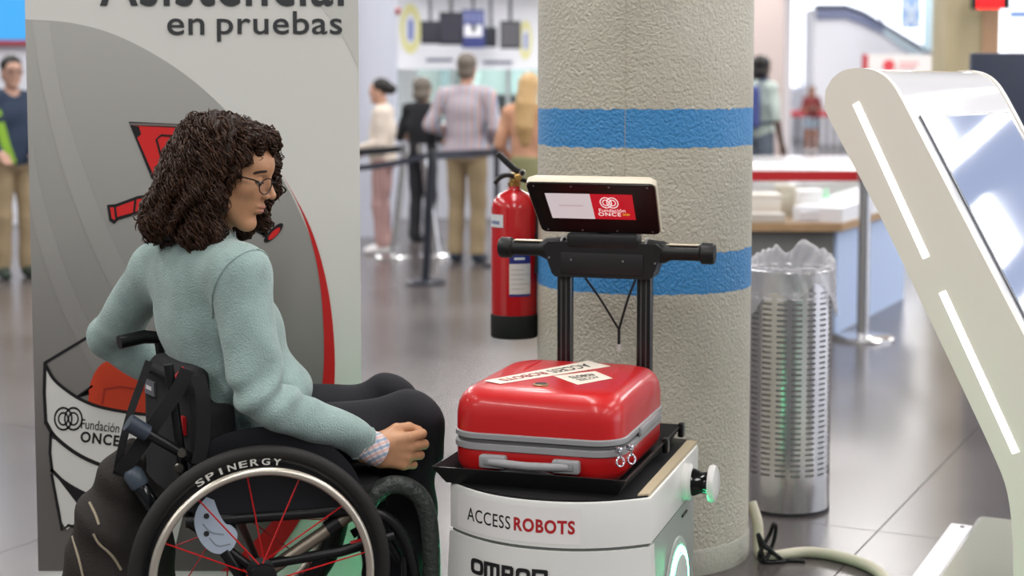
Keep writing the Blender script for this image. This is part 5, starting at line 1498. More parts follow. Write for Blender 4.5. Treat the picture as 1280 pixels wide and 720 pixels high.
strap('side_strap', [W(248, 470, 3.70), W(254, 500, 3.69), W(254, 545, 3.69), W(248, 580, 3.69)], 0.032, bp_)
fk_ = thing('flask', 'dark flask with blue-grey lid tucked beside the backpack', 'flask', W(190, 636, 3.70))
fd_ = unit(W(164, 588, 3.70) - W(192, 636, 3.70)); fo_ = W(192, 636, 3.70)
G().lathe([(0.018, 0), (0.020, 0.01), (0.020, 0.055), (0.014, 0.07)], fo_, fd_, 20).obj('flask_body', mat('flask_black', (16, 18, 20), 0.15), fk_)
G().lathe([(0.021, 0.062), (0.023, 0.066), (0.023, 0.098), (0.016, 0.108)], fo_, fd_, 20).obj('flask_lid', mat('lid_bluegrey', (66, 76, 88), 0.4), fk_)

# ================================================================ THE WOMAN IN THE WHEELCHAIR
M_SKIN = mat('skin_tan', (188, 139, 104), 0.5, var=0.05, vscale=30, bump=0.04, bscale=300)
M_SWEAT = mat('sweater_sage', (146, 168, 164), 0.95, var=0.14, vscale=18, bump=0.55, bscale=240, sheen=0.35)
M_TROU = mat('trousers_black', (24, 24, 30), 0.9, bump=0.15, bscale=300)
M_HAIR = mat('hair_darkbrown', (38, 24, 17), 0.5, var=0.35, vscale=40, spec=0.3)
ta_ = R(38); ft = np.array([math.cos(ta_), math.sin(ta_), 0]); rt = np.array([math.sin(ta_), -math.cos(ta_), 0])
TROT = [tuple(ft), tuple(rt), (0, 0, 1)]
pa_ = R(26); PROT = [(math.cos(pa_), math.sin(pa_), 0), (math.sin(pa_), -math.cos(pa_), 0), (0, 0, 1)]
shR, elR, wrR = np.array([-0.655, 3.805, 1.005]), np.array([-0.592, 3.735, 0.725]), np.array([-0.328, 3.872, 0.562])
shL, elL, wrL = np.array([-0.905, 4.075, 0.985]), np.array([-1.075, 4.235, 0.79]), np.array([-0.87, 4.30, 0.62])
NK = np.array([-0.775, 3.945, 1.05])
def torso(f, e, arms=True):
    f.ell((-0.755, 3.955, 0.90), (0.112 + e, 0.160 + e, 0.17 + e), 0.0, rot=TROT)
    f.ell((-0.772, 3.945, 0.99), (0.088 + e, 0.140 + e, 0.085 + e), 0.04, rot=TROT)
    f.ell((-0.700, 3.965, 0.73), (0.118 + e, 0.150 + e, 0.17 + e), 0.05, rot=TROT)
    f.ell((-0.645, 3.985, 0.60), (0.140 + e, 0.170 + e, 0.10 + e), 0.05, rot=PROT)
    f.ell((-0.680, 4.01, 0.85), (0.066 + e, 0.12 + e, 0.09 + e), 0.05, rot=TROT)
    f.cap(NK + np.array([0, 0, -0.01]), shR, 0.050 + e, 0.060 + e, 0.05)
    f.cap(NK + np.array([0, 0, -0.01]), shL, 0.050 + e, 0.058 + e, 0.05)
    if arms:
        f.cap(shR, elR, 0.062 + e, 0.050 + e, 0.03)
        f.cap(elR, wrR, 0.050 + e, 0.030 + e, 0.01)
        f.cap(shL, elL, 0.056 + e, 0.046 + e, 0.03)
        f.cap(elL, wrL, 0.045 + e, 0.030 + e, 0.01)
sw = Field((-1.20, 3.60, 0.47), (-0.28, 4.46, 1.16), 0.0062)
torso(sw, 0.012)
sw.ell(W(345, 486, 3.97), (0.085, 0.10, 0.062), 0.06, rot=PROT)
sw.cap(NK, NK + np.array([0.022, -0.004, 0.055]), 0.072, 0.058, 0.03)
fad = unit(wrR - elR)
def folds(x_, y_, z_):
    low = np.clip((0.86 - z_) / 0.25, 0, 1)
    a = 0.0085 * np.sin(42 * (z_ * 0.95 + x_ * 0.55) + 3.0 * np.sin(8 * y_ + 6 * x_)) * low
    b_ = 0.0048 * np.sin(34 * (x_ * 0.8 - y_ * 0.5) + 2.5 * np.sin(9 * z_) + 6 * x_) * np.clip(0.35 + (1.02 - z_) * 2.5, 0.2, 1)
    # bunching on the forearm and at the elbow
    t_ = (x_ - elR[0]) * fad[0] + (y_ - elR[1]) * fad[1] + (z_ - elR[2]) * fad[2]
    near = np.exp(-((x_ - elR[0]) ** 2 + (y_ - elR[1]) ** 2 + (z_ - elR[2]) ** 2) / 0.012)
    c_ = 0.010 * near * np.sin(70 * t_ + 2 * np.sin(30 * z_))
    return a + b_ + c_
sw.disp(folds)
sw.half(wrR - fad * 0.035, fad)
sw.half((0, 0, 0.515), (0, 0, -1))
sw.cap(NK + np.array([0.01, 0, 0.03]), NK + np.array([0.045, -0.004, 0.14]), 0.050, 0.054, 0.0, op='sub')

legs = Field((-0.90, 3.72, 0.05), (-0.05, 4.42, 0.76), 0.0075)
hipR, hipL = np.array([-0.615, 3.895, 0.575]), np.array([-0.68, 4.06, 0.575])
knR, knL = np.array([-0.250, 4.02, 0.605]), np.array([-0.320, 4.205, 0.612])
anR, anL = np.array([-0.278, 4.02, 0.16]), np.array([-0.345, 4.20, 0.16])
def leg_prims(f, e):
    f.ell((-0.655, 3.98, 0.575), (0.125 + e, 0.165 + e, 0.085 + e), 0.0, rot=PROT)
    for h_, k_, a_ in ((hipR, knR, anR), (hipL, knL, anL)):
        f.cap(h_, k_, 0.082 + e, 0.062 + e, 0.03)
        f.cap(k_, a_, 0.060 + e, 0.046 + e, 0.02)
leg_prims(legs, 0.010)
legs.cap(knR + np.array([0.0, 0, -0.05]), anR, 0.068, 0.066, 0.02)
legs.cap(knL + np.array([0.0, 0, -0.05]), anL, 0.066, 0.064, 0.02)
legs.disp(lambda x_, y_, z_: 0.008 * np.sin(28 * (x_ * 0.6 + z_ * 0.9) + 3 * np.sin(7 * x_ + 5 * y_)) + 0.003 * np.sin(55 * (z_ + 0.4 * x_)))
legs.half((0, 0, 0.135), (0, 0, -1))

# head, neck
hh = R(-8); hp = R(14); HS = 1.08
HF = np.array([math.cos(hp) * math.cos(hh), math.cos(hp) * math.sin(hh), -math.sin(hp)])
HL = np.array([-math.sin(hh), math.cos(hh), 0]); HU = np.cross(HF, HL)
HO = np.array([-0.688, 3.92, 1.243])
hf_ = Frame(HO, HF, HL, HU, HS)
def head_prims(f, fr, neck_to=None, fine=True):
    f.ell((-0.012, 0, 0.035), (0.092, 0.073, 0.085), 0.0, fr)
    f.ell((0.030, 0, -0.030), (0.058, 0.056, 0.080), 0.03, fr)
    for s_ in (-1, 1):
        f.cap((-0.005, s_ * 0.050, -0.045), (0.058, s_ * 0.014, -0.104), 0.018, 0.015, 0.025, fr)
        f.ell((0.054, s_ * 0.040, -0.016), (0.022, 0.020, 0.022), 0.02, fr)
    f.ell((0.066, 0, -0.103), (0.015, 0.016, 0.014), 0.016, fr)
    f.ell((0.062, 0, 0.034), (0.026, 0.050, 0.028), 0.03, fr)
    f.cap((0.080, 0, 0.010), (0.104, 0, -0.027), 0.0075, 0.0095, 0.012, fr)
    for s_ in (-1, 1):
        f.ell((0.092, s_ * 0.0115, -0.031), (0.010, 0.0075, 0.0075), 0.006, fr)
        if fine:
            f.ell((0.094, s_ * 0.032, 0.003), (0.017, 0.017, 0.011), 0.012, fr, op='sub')
            f.ell((0.0685, s_ * 0.032, 0.003), (0.0135, 0.0145, 0.0125), 0.003, fr)
            f.cap((0.0815, s_ * 0.020, -0.003), (0.078, s_ * 0.044, -0.0035), 0.0016, 0.0016, 0.0, fr, op='sub')
    f.ell((0.082, 0, -0.0565), (0.0115, 0.021, 0.0065), 0.008, fr)
    f.ell((0.080, 0, -0.0685), (0.0115, 0.019, 0.0075), 0.008, fr)
    if fine:
        f.cap((0.092, -0.018, -0.0625), (0.096, 0.0, -0.0622), 0.0014, 0.0014, 0.002, fr, op='sub')
        f.cap((0.092, 0.018, -0.0625), (0.096, 0.0, -0.0622), 0.0014, 0.0014, 0.002, fr, op='sub')
    for s_ in (-1, 1):
        f.ell((-0.008, s_ * 0.074, -0.010), (0.018, 0.008, 0.030), 0.004, fr)
hd = Field(HO - 0.19, HO + 0.16, 0.0024)
head_prims(hd, hf_)
hd.cap(hf_.w((-0.028, 0, -0.05)), NK + np.array([0.01, 0, -0.01]), 0.054, 0.056, 0.03)
# right hand: loosely closed, back of the hand to the camera
hu = unit((0.93, 0.34, -0.06)); hv = np.array([0.22, -0.05, 0.97]); hv = unit(hv - hu * hv.dot(hu)); hw = np.cross(hu, hv)
hw = hw if hw[1] < 0 else -hw
HA = Frame(wrR + np.array([-0.004, 0.0, -0.002]), hu, hv, hw, 1.12)
hnd = Field(HA.o - 0.14, HA.o + 0.19, 0.0023)
hnd.cap((-0.03, 0.008, 0), (0.008, 0.012, 0.0), 0.018, 0.022, 0.0, HA)
hnd.cap((-0.03, -0.006, 0), (0.008, -0.012, 0.0), 0.018, 0.021, 0.01, HA)
hnd.rbox((0.036, 0.001, -0.008), (0.036, 0.038, 0.016), 0.014, 0.02, HA)
fingers = [(0.033, 0.068, 0.040, 0.0108, 4), (0.011, 0.072, 0.043, 0.0112, 0), (-0.011, 0.069, 0.038, 0.0106, -4), (-0.031, 0.062, 0.031, 0.0094, -9)]
for v_, kn_, l_, r_, sp_ in fingers:
    hnd.cap((0.0, v_ * 0.45, -0.002), (kn_, v_, 0.006), 0.013, r_ + 0.0018, 0.014, HA)
    dv = math.tan(R(sp_)) * l_
    p1 = (kn_ + l_ * 0.88, v_ + dv, -0.010)
    hnd.cap((kn_, v_, 0.006), p1, r_ + 0.001, r_, 0.004, HA)
    p2 = (p1[0] - 0.004, p1[1] - 0.001, p1[2] - 0.026)
    hnd.cap(p1, p2, r_, r_ - 0.001, 0.003, HA)
    p3 = (p2[0] - 0.022, p2[1], p2[2] - 0.006)
    hnd.cap(p2, p3, r_ - 0.001, r_ - 0.002, 0.003, HA)
hnd.cap((0.012, 0.022, -0.016), (0.048, 0.042, -0.026), 0.015, 0.013, 0.014, HA)
hnd.cap((0.048, 0.042, -0.026), (0.078, 0.044, -0.030), 0.0125, 0.0115, 0.004, HA)
hnd.cap((0.078, 0.044, -0.030), (0.100, 0.038, -0.028), 0.0115, 0.0095, 0.004, HA)
# left hand resting on the far side, same build, mirrored and relaxed
lu = unit((0.85, 0.2, -0.45)); lv = unit(np.cross((0, -1, 0.2), lu)); lw2 = np.cross(lu, lv)
HB = Frame(wrL, lu, lv, lw2, 1.0)
hl_ = Field(HB.o - 0.15, HB.o + 0.18, 0.004)
hl_.cap((-0.04, 0, 0), (0.01, 0, 0), 0.024, 0.024, 0, HB)
hl_.rbox((0.036, 0.0, 0.0), (0.036, 0.036, 0.014), 0.013, 0.015, HB)
for v_, kn_, l_, r_, sp_ in fingers:
    hl_.cap((kn_, v_, 0), (kn_ + l_, v_, -0.012), r_, r_, 0.004, HB)
    hl_.cap((kn_ + l_, v_, -0.012), (kn_ + l_ + 0.012, v_, -0.036), r_, r_ - 0.002, 0.003, HB)
hl_.cap((0.012, 0.024, -0.01), (0.06, 0.05, -0.026), 0.014, 0.011, 0.01, HB)
bd = Field((-1.16, 3.66, 0.08), (-0.08, 4.40, 1.12), 0.010)
torso(bd, -0.004)
leg_prims(bd, -0.004)
bd.cap(NK, hf_.w((-0.028, 0, -0.05)), 0.05, 0.05, 0.03)
for a_ in (anR, anL):
    bd.cap(a_, a_ + fc * 0.10 + np.array([0, 0, -0.03]), 0.036, 0.028, 0.02)
def join(*fields):
    V = []; Q = []; n_ = 0
    for f in fields:
        v_, q_ = f.mesh(); V.append(v_); Q.append(q_ + n_); n_ += len(v_)
    return np.concatenate(V), np.concatenate(Q)
v_, q_ = join(bd, hd, hnd, hl_)
woman = mesh_obj('person', v_, q_, M_SKIN, None, 180, label='woman with curly brown hair and glasses in a sage sweater, seated in the wheelchair', cat='person')
sweater = sw.obj('sweater', M_SWEAT, woman)
legs.obj('trousers', M_TROU, woman)
for a_ in (anR, anL):
    sf = Field(a_ - 0.14, a_ + 0.26, 0.006)
    b0 = a_ + np.array([0, 0, -0.025])
    sf.cap(b0, b0 + fc * 0.05, 0.048, 0.046, 0.0); sf.cap(b0 + fc * 0.05 - UP * 0.004, b0 + fc * 0.125 - UP * 0.018, 0.044, 0.032, 0.02); sf.half((0, 0, 0.102), (0, 0, -1))
    sf.obj('shoe', mat('shoe_black', (20, 20, 22), 0.5), woman)
# sleeve seam and hems
def ring_on(fld, c, axis, r0=0.02, n_=48, rmax=0.14, a0=0, a1=360):
    x_, y_, z_ = frame_of(axis); out = []
    for a in np.linspace(R(a0), R(a1), n_):
        d = math.cos(a) * x_ + math.sin(a) * y_
        P = c[None, :] + d[None, :] * np.linspace(r0, rmax, 90)[:, None]
        f_ = fld.sample(P); k_ = np.argmax(f_ > 0)
        out.append(P[k_])
    return out
arm_dir = unit(elR - shR)
sx = unit(np.array([0.62, -0.45, -0.45]))
seamp = ring_on(sw, shR + sx * 0.012, sx)
G().tube(seamp, 0.0028, 6).obj('sleeve_seam', M_SWEAT, sweater)
G().tube(ring_on(sw, wrR - fad * 0.047, fad), 0.0030, 6, closed=True).obj('sleeve_hem', M_SWEAT, sweater)
# plaid shirt cuff
def plaid():
    m, nt, b = node_mat('plaid_shirt')
    tc = nt.nodes.new('ShaderNodeTexCoord')
    mp = nt.nodes.new('ShaderNodeMapping'); mp.inputs['Rotation'].default_value = (0.3, 0.45, 0.2)
    nt.links.new(tc.outputs['Object'], mp.inputs['Vector'])
    def wave(d, sc, ph=0.0):
        w_ = nt.nodes.new('ShaderNodeTexWave'); w_.bands_direction = d; w_.inputs['Scale'].default_value = sc
        w_.inputs['Phase Offset'].default_value = ph
        nt.links.new(mp.outputs[0], w_.inputs['Vector']); return w_.outputs['Fac']
    def mixc(fac, a, bcol):
        mx = nt.nodes.new('ShaderNodeMix'); mx.data_type = 'RGBA'
        mr = nt.nodes.new('ShaderNodeMapRange'); mr.inputs['From Min'].default_value = 0.55; mr.inputs['From Max'].default_value = 0.8
        mr.inputs['To Max'].default_value = 0.7; nt.links.new(fac, mr.inputs['Value']); nt.links.new(mr.outputs['Result'], mx.inputs['Factor'])
        if isinstance(a, tuple): mx.inputs['A'].default_value = a
        else: nt.links.new(a, mx.inputs['A'])
        mx.inputs['B'].default_value = bcol; return mx.outputs['Result']
    c_ = mixc(wave('X', 22), rgb(226, 224, 216), rgb(150, 168, 190))
    c_ = mixc(wave('Z', 18), c_, rgb(120, 140, 172))
    c_ = mixc(wave('Z', 18, 3.1), c_, rgb(214, 160, 156))
    nt.links.new(c_, b.inputs['Base Color']); b.inputs['Roughness'].default_value = 0.85
    return m
M_PLAID = plaid()
ca = wrR - fad * 0.052; cb = wrR + fad * 0.004
x_, y_, z_ = frame_of(fad)
V = []; F = []; n_ = 36
for j, (p_, r_) in enumerate(((ca, 0.036), (ca + fad * 0.02, 0.0395), (cb, 0.041), (cb + fad * 0.002, 0.0395), (cb - fad * 0.012, 0.0365))):
    for k in range(n_):
        a = 2 * math.pi * k / n_
        V.append(p_ + r_ * (1 + 0.03 * math.sin(3 * a + j)) * (math.cos(a) * x_ + math.sin(a) * y_))
for j in range(4):
    for k in range(n_): l = (k + 1) % n_; F.append((j * n_ + k, j * n_ + l, (j + 1) * n_ + l, (j + 1) * n_ + k))
G().add(V, F).obj('shirt_cuff', M_PLAID, woman, smooth=60, label='white, blue and pink plaid shirt cuff')
# shirt collar standing out of the neckline
V = []; F = []
cx_ = NK + np.array([0.018, -0.002, 0.045]); nx_ = unit((0.30, -0.03, 1.0)); x_, y_, z_ = frame_of(nx_)
for j, (h_, r_) in enumerate(((-0.012, 0.062), (0.012, 0.064), (0.020, 0.068), (0.006, 0.074), (-0.008, 0.076))):
    for k in range(n_):
        a = 2 * math.pi * k / n_
        V.append(cx_ + nx_ * (h_ + 0.003 * math.sin(5 * a)) + r_ * (math.cos(a) * x_ + math.sin(a) * y_))
for j in range(4):
    for k in range(n_): l = (k + 1) % n_; F.append((j * n_ + k, j * n_ + l, (j + 1) * n_ + l, (j + 1) * n_ + k))
G().add(V, F).obj('shirt_collar', M_PLAID, woman, smooth=60)
# eyes, brows, lips
M_EW = mat('eye_white', (214, 206, 200), 0.3); M_IR = mat('iris_dark', (36, 24, 18), 0.2)
for s_ in (-1, 1):
    e_ = G().sphere(hf_.w((0.0690, s_ * 0.032, 0.0015)), 0.0132 * HS).obj('eye', M_EW, woman, smooth=180)
    G().sphere(hf_.w((0.0775, s_ * 0.032, -0.0035)), 0.0062 * HS).obj('iris', M_IR, e_, smooth=180)
    P = [hf_.w((0.0835, s_ * 0.018, 0.0235)), hf_.w((0.0855, s_ * 0.030, 0.0270)), hf_.w((0.0775, s_ * 0.046, 0.0245)), hf_.w((0.066, s_ * 0.056, 0.018))]
    G().tube(spline(P, 4), [0.0030] * 4 + [0.0034] * 4 + [0.0028] * 4 + [0.0008], 8).obj('eyebrow', M_HAIR, woman)
    P = [hf_.w((0.0835, s_ * 0.020, -0.002)), hf_.w((0.0845, s_ * 0.031, -0.0005)), hf_.w((0.0800, s_ * 0.044, -0.002)), hf_.w((0.0735, s_ * 0.050, 0.001))]
    G().tube(spline(P, 4), 0.0021, 6).obj('eyelash', M_IR, woman)
lp = Field(hf_.w((0.08, 0, -0.0625)) - 0.04, hf_.w((0.08, 0, -0.0625)) + 0.04, 0.0016)
lp.ell((0.0835, 0, -0.0572), (0.0112, 0.0205, 0.0052), 0.0, hf_); lp.ell((0.0815, 0, -0.0676), (0.0112, 0.0185, 0.0060), 0.003, hf_)
lp.cap((0.092, -0.018, -0.0625), (0.0965, 0.0, -0.0622), 0.0013, 0.0013, 0.001, hf_, op='sub'); lp.cap((0.092, 0.018, -0.0625), (0.0965, 0.0, -0.0622), 0.0013, 0.0013, 0.001, hf_, op='sub')
lp.obj('lips', mat('lips_rose', (170, 106, 92), 0.45), woman)
# glasses
gls = thing('glasses', 'thin dark-framed glasses worn by the seated woman', 'glasses', hf_.w((0.09, 0, -0.01)))
M_GF = mat('glasses_frame', (30, 30, 36), 0.3, metal=0.6)
M_LENS = mat('lens_glass', (240, 244, 246), 0.02, trans=0.95, alpha=0.18, ior=1.05)
for s_ in (-1, 1):
    def lp_(a, k=1.0, s_=s_):
        y = s_ * (0.0365 + 0.0250 * k * math.cos(a)); z = -0.005 + 0.0185 * k * math.sin(a)
        return hf_.w((0.1005 - 5.0 * (abs(y) - 0.012) ** 2 - 0.05 * max(0, -z), y, z))
    P = [lp_(a) for a in np.linspace(0, 2 * math.pi, 33)[:-1]]
    G().tube(P, 0.0016, 6, closed=True).obj('rim', M_GF, gls)
    G().add(P, [tuple(range(32))]).obj('lens', M_LENS, gls, smooth=0)
    G().tube([hf_.w((0.0855, s_ * 0.0615, 0.003)), hf_.w((0.075, s_ * 0.069, 0.006)), hf_.w((0.03, s_ * 0.078, 0.007)), hf_.w((-0.012, s_ * 0.081, 0.006)), hf_.w((-0.03, s_ * 0.081, -0.012))], 0.0018, 6).obj('temple_arm', M_GF, gls)
G().tube(spline([hf_.w((0.0985, -0.0115, 0.001)), hf_.w((0.1035, 0, 0.005)), hf_.w((0.0985, 0.0115, 0.001))], 4), 0.0012, 6).obj('bridge', M_GF, gls)
# hair: continuous mass plus curls
hm = Field(HO - 0.31, HO + 0.20, 0.0042)
hm.ell((-0.034, 0, 0.034), (0.112, 0.096, 0.094), 0.0, hf_)
hm.ell((-0.079, 0, -0.05), (0.081, 0.108, 0.105), 0.03, hf_)
hm.ell((-0.108, 0, -0.132), (0.070, 0.105, 0.058), 0.03, hf_)
for s_ in (-1, 1):
    hm.ell((-0.030, s_ * 0.080, -0.06), (0.050, 0.032, 0.105), 0.02, hf_)
for s_ in (-1, 1):
    hm.ell((-0.012, s_ * 0.072, -0.138), (0.046, 0.034, 0.045), 0.02, hf_)
hm.ell((0.042, 0.0, 0.092), (0.046, 0.070, 0.024), 0.02, hf_)
hm.ell((0.100, -0.02, -0.036), (0.090, 0.105, 0.118), 0.008, hf_, op='sub')
hm.cap((0.070, 0.066, 0.055), (0.078, 0.074, -0.02), 0.012, 0.014, 0.01, hf_)
hm.cap((0.078, 0.074, -0.02), (0.072, 0.076, -0.10), 0.014, 0.012, 0.01, hf_)
hm.cap((0.072, 0.076, -0.10), (0.03, 0.078, -0.135), 0.012, 0.016, 0.01, hf_)
def curlnoise(x_, y_, z_):
    return 0.0045 * np.sin(95 * x_ + 3 * np.sin(40 * z_)) * np.sin(80 * y_ + 2) + 0.0045 * np.sin(70 * z_ + 4 * np.sin(45 * x_ + 30 * y_))
hm.disp(curlnoise)
hair = hm.obj('hair', M_HAIR, woman)
# curls: wavy strands flowing down over the mass
rng = np.random.RandomState(11)
hv_, _ = hm.mesh()
NS = 2600
idx_ = rng.choice(len(hv_), NS); P = hv_[idx_] + rng.normal(0, 0.002, (NS, 3))
L_ = 18
paths = np.zeros((NS, L_, 3))
phs = rng.rand(NS) * 6.28; wl = rng.uniform(0.026, 0.045, NS); amp = rng.uniform(0.005, 0.0115, NS)
crown = hf_.w((0.0, 0.0, 0.13))
cur = P.copy(); step = rng.uniform(0.0045, 0.0078, NS)[:, None]
for i in range(L_):
    g_ = hm.grad(cur); d_ = hm.sample(cur)[:, None]
    cur = cur - g_ * (d_ - 0.001) * 0.6
    flow = np.array([[0, 0, -1.0]]) + 0.5 * (cur - crown) / (np.linalg.norm(cur - crown, axis=1, keepdims=True) + 1e-6) * np.array([[1, 1, 0]])
    tng = flow - g_ * (flow * g_).sum(1, keepdims=True); tng /= np.linalg.norm(tng, axis=1, keepdims=True) + 1e-6
    side_ = np.cross(g_, tng)
    ph = phs + 2 * math.pi * i * step[:, 0] / wl
    paths[:, i] = cur + side_ * (amp * np.sin(ph))[:, None] + g_ * (amp * 0.6 * np.cos(ph) + 0.0015)[:, None]
    cur = cur + tng * step
# tubes
T_ = np.gradient(paths, axis=1); T_ /= np.linalg.norm(T_, axis=2, keepdims=True) + 1e-9
ref = rng.normal(0, 1, (NS, 1, 3)); A_ = np.cross(T_, ref); A_ /= np.linalg.norm(A_, axis=2, keepdims=True) + 1e-9
B_ = np.cross(T_, A_)
fly = rng.rand(NS) < 0.10
paths[fly] += (np.linspace(0, 1, L_)[None, :, None] ** 1.5) * (hm.grad(paths[fly].mean(1))[:, None, :] * rng.uniform(0.004, 0.018, (fly.sum(), 1, 1)))
rad = rng.uniform(0.0010, 0.0030, (NS, 1, 1)) * np.concatenate([np.linspace(0.5, 1, 4), np.ones(L_ - 8), np.linspace(1, 0.15, 4)])[None, :, None]
ringv = [paths + rad * (math.cos(a) * A_ + math.sin(a) * B_) for a in (0, 2.094, 4.189)]
VV = np.stack(ringv, 2).reshape(-1, 3)
base_ = (np.arange(NS)[:, None, None] * L_ * 3 + np.arange(L_ - 1)[None, :, None] * 3)
kk = np.arange(3)[None, None, :]; k2 = (kk + 1) % 3
QQ = np.stack(np.broadcast_arrays(base_ + kk, base_ + k2, base_ + 3 + k2, base_ + 3 + kk), -1).reshape(-1, 4)
# keep curls off the face
loc = (paths.mean(1) - HO) @ hf_.R.T / HS
mesh_obj('curls', VV, QQ, mat('hair_curl', (58, 37, 25), 0.42, var=0.5, vscale=70, spec=0.3), hair, 180, kind='stuff')

# ================================================================ PEOPLE IN THE HALL
per_top = {}
def bg_person(px, Y, py_top, face, label, top, bottom, hair, shoe, skin=(186, 140, 112), wr=None, el=None, sleeve='long', lower='trousers',
              hairstyle='short', width=1.0, vox=0.0095):
    p = W(px, 110, Y); base = np.array([p[0], Y, 0.0])
    H = W(px, py_top, Y)[2]
    F_ = unit((face[0], face[1], 0)); L_ = np.array([-F_[1], F_[0], 0])
    sc = H / 1.71
    fr = Frame(base, F_, L_, UP, sc)
    hfr = Frame(fr.w((0.03, 0, 1.588)), F_, L_, UP, sc * 1.0)
    lo = base + np.array([-0.48, -0.48, -0.02]); hi = base + np.array([0.48, 0.48, H + 0.06])
    wr = wr or ((0.20, 0.17, 0.98), (0.20, -0.17, 0.98)); el = el or ((-0.04, 0.25, 1.10), (-0.04, -0.25, 1.10))
    sh = ((-0.01, 0.165 * width, 1.375), (-0.01, -0.165 * width, 1.375))
    hip = ((0, 0.085, 0.88), (0, -0.085, 0.88)); kn = ((0.025, 0.092, 0.48), (0.025, -0.092, 0.48)); an = ((-0.01, 0.095, 0.085), (-0.01, -0.095, 0.085))
    def tor(f, e):
        f.ell((0.0, 0, 1.22), (0.115 + e, 0.155 * width + e, 0.20 + e), 0, fr)
        f.ell((0.005, 0, 1.03), (0.110 + e, 0.140 * width + e, 0.16 + e), 0.05, fr)
        f.ell((-0.005, 0, 0.92), (0.115 + e, 0.155 * width + e, 0.11 + e), 0.05, fr)
        for i in (0, 1): f.cap((0, 0, 1.40), sh[i], 0.05 + e, 0.055 + e, 0.05, fr)
    def arms(f, e, full=True):
        for i in (0, 1):
            f.cap(sh[i], el[i], 0.050 + e, 0.040 + e, 0.02, fr)
            if full: f.cap(el[i], wr[i], 0.040 + e, 0.027 + e, 0.01, fr)
    def legs_(f, e, to=1.0):
        f.ell((-0.005, 0, 0.90), (0.112 + e, 0.150 * width + e, 0.10 + e), 0, fr)
        for i in (0, 1):
            f.cap(hip[i], kn[i], 0.078 + e, 0.055 + e, 0.02, fr)
            if to >= 1: f.cap(kn[i], an[i], 0.054 + e, 0.038 + e + 0.012 * (e > 0), 0.015, fr)
    b = Field(lo, hi, vox)
    tor(b, -0.004); arms(b, -0.002); legs_(b, -0.004)
    b.cap((0, 0, 1.38), (0.012, 0, 1.53), 0.052, 0.050, 0.02, fr)
    head_prims(b, hfr, fine=False)
    for i in (0, 1):
        w_ = np.array(wr[i]); d = unit(w_ - np.array(el[i])); s_ = 1 if i == 0 else -1
        sd = unit(np.cross(d, (0, 0, 1)) if abs(d[2]) < 0.9 else np.array([1.0, 0, 0]))
        b.cap(w_, w_ + d * 0.07, 0.026, 0.036, 0.01, fr)
        for k, o_ in enumerate((-0.030, -0.010, 0.010, 0.030)):
            b.cap(w_ + d * 0.075 + sd * o_, w_ + d * (0.135 + (0.012 if k in (1, 2) else 0)) + sd * o_ * 1.2 - np.array([0, 0, 0.02]), 0.0105, 0.009, 0.004, fr)
        b.cap(w_ + d * 0.02 + sd * 0.02 * s_, w_ + d * 0.075 + sd * 0.052 * s_, 0.013, 0.010, 0.01, fr)
        b.cap(np.array(an[i]) + (0, 0, -0.02), np.array(an[i]) + (0.13, 0.01 * s_, -0.05), 0.036, 0.028, 0.02, fr)
    per = b.obj('person', mat('skin_%d_%d_%d' % skin, skin, 0.55), None, 180, label=label, cat='person')
    t = Field(lo, hi, vox); tor(t, 0.014)
    if sleeve: arms(t, 0.014, sleeve == 'long')
    t.disp(lambda x_, y_, z_: 0.004 * np.sin(30 * z_ + 12 * x_ + 3 * np.sin(8 * x_ + 9 * y_)))
    t.half(fr.w((0, 0, 0.84)), (0, 0, -1))
    t.cap((0.02, 0, 1.42), (0.03, 0, 1.52), 0.06, 0.07, 0.0, fr, op='sub')
    if sleeve == 'long':
        pass
    t.obj('top', top, per)
    q = Field(lo, hi, vox)
    if lower == 'skirt':
        q.cap((0, 0, 0.95), (0, 0, 0.55), 0.155, 0.19, 0, fr)
        q.half(fr.w((0, 0, 0.45)), (0, 0, -1))
    elif lower == 'shorts':
        legs_(q, 0.016, 0.5); q.half(fr.w((0, 0, 0.62)), (0, 0, -1))
    else:
        legs_(q, 0.014); q.half(fr.w((0, 0, 0.07)), (0, 0, -1))
    q.half(fr.w((0, 0, 1.0)), (0, 0, 1))
    q.disp(lambda x_, y_, z_: 0.003 * np.sin(26 * z_ + 10 * x_))
    q.obj({'skirt': 'skirt', 'shorts': 'shorts'}.get(lower, 'trousers'), bottom, per)
    h = Field(hfr.o - 0.55 * sc, hfr.o + 0.24 * sc, vox)
    if hairstyle == 'short':
        h.ell((-0.018, 0, 0.048), (0.098, 0.082, 0.086), 0, hfr); h.ell((0.09, 0, -0.02), (0.09, 0.10, 0.085), 0.01, hfr, op='sub')
        h.ell((-0.05, 0, -0.03), (0.055, 0.07, 0.06), 0.02, hfr); h.ell((0.06, 0, -0.07), (0.09, 0.12, 0.06), 0.005, hfr, op='sub')
    elif hairstyle == 'bun':
        h.ell((-0.022, 0, 0.044), (0.098, 0.084, 0.088), 0, hfr); h.ell((0.10, 0, -0.03), (0.10, 0.10, 0.09), 0.01, hfr, op='sub')
        h.ell((-0.115, 0, 0.02), (0.055, 0.055, 0.055), 0.02, hfr); h.ell((0.02, 0, -0.10), (0.12, 0.12, 0.06), 0.005, hfr, op='sub')
    elif hairstyle == 'bob':
        h.ell((-0.022, 0, 0.044), (0.105, 0.096, 0.090), 0, hfr); h.ell((-0.045, 0, -0.05), (0.075, 0.095, 0.08), 0.02, hfr)
        h.ell((0.10, 0, -0.03), (0.095, 0.10, 0.095), 0.01, hfr, op='sub')
    else:
        h.ell((-0.022, 0, 0.044), (0.102, 0.090, 0.090), 0, hfr)
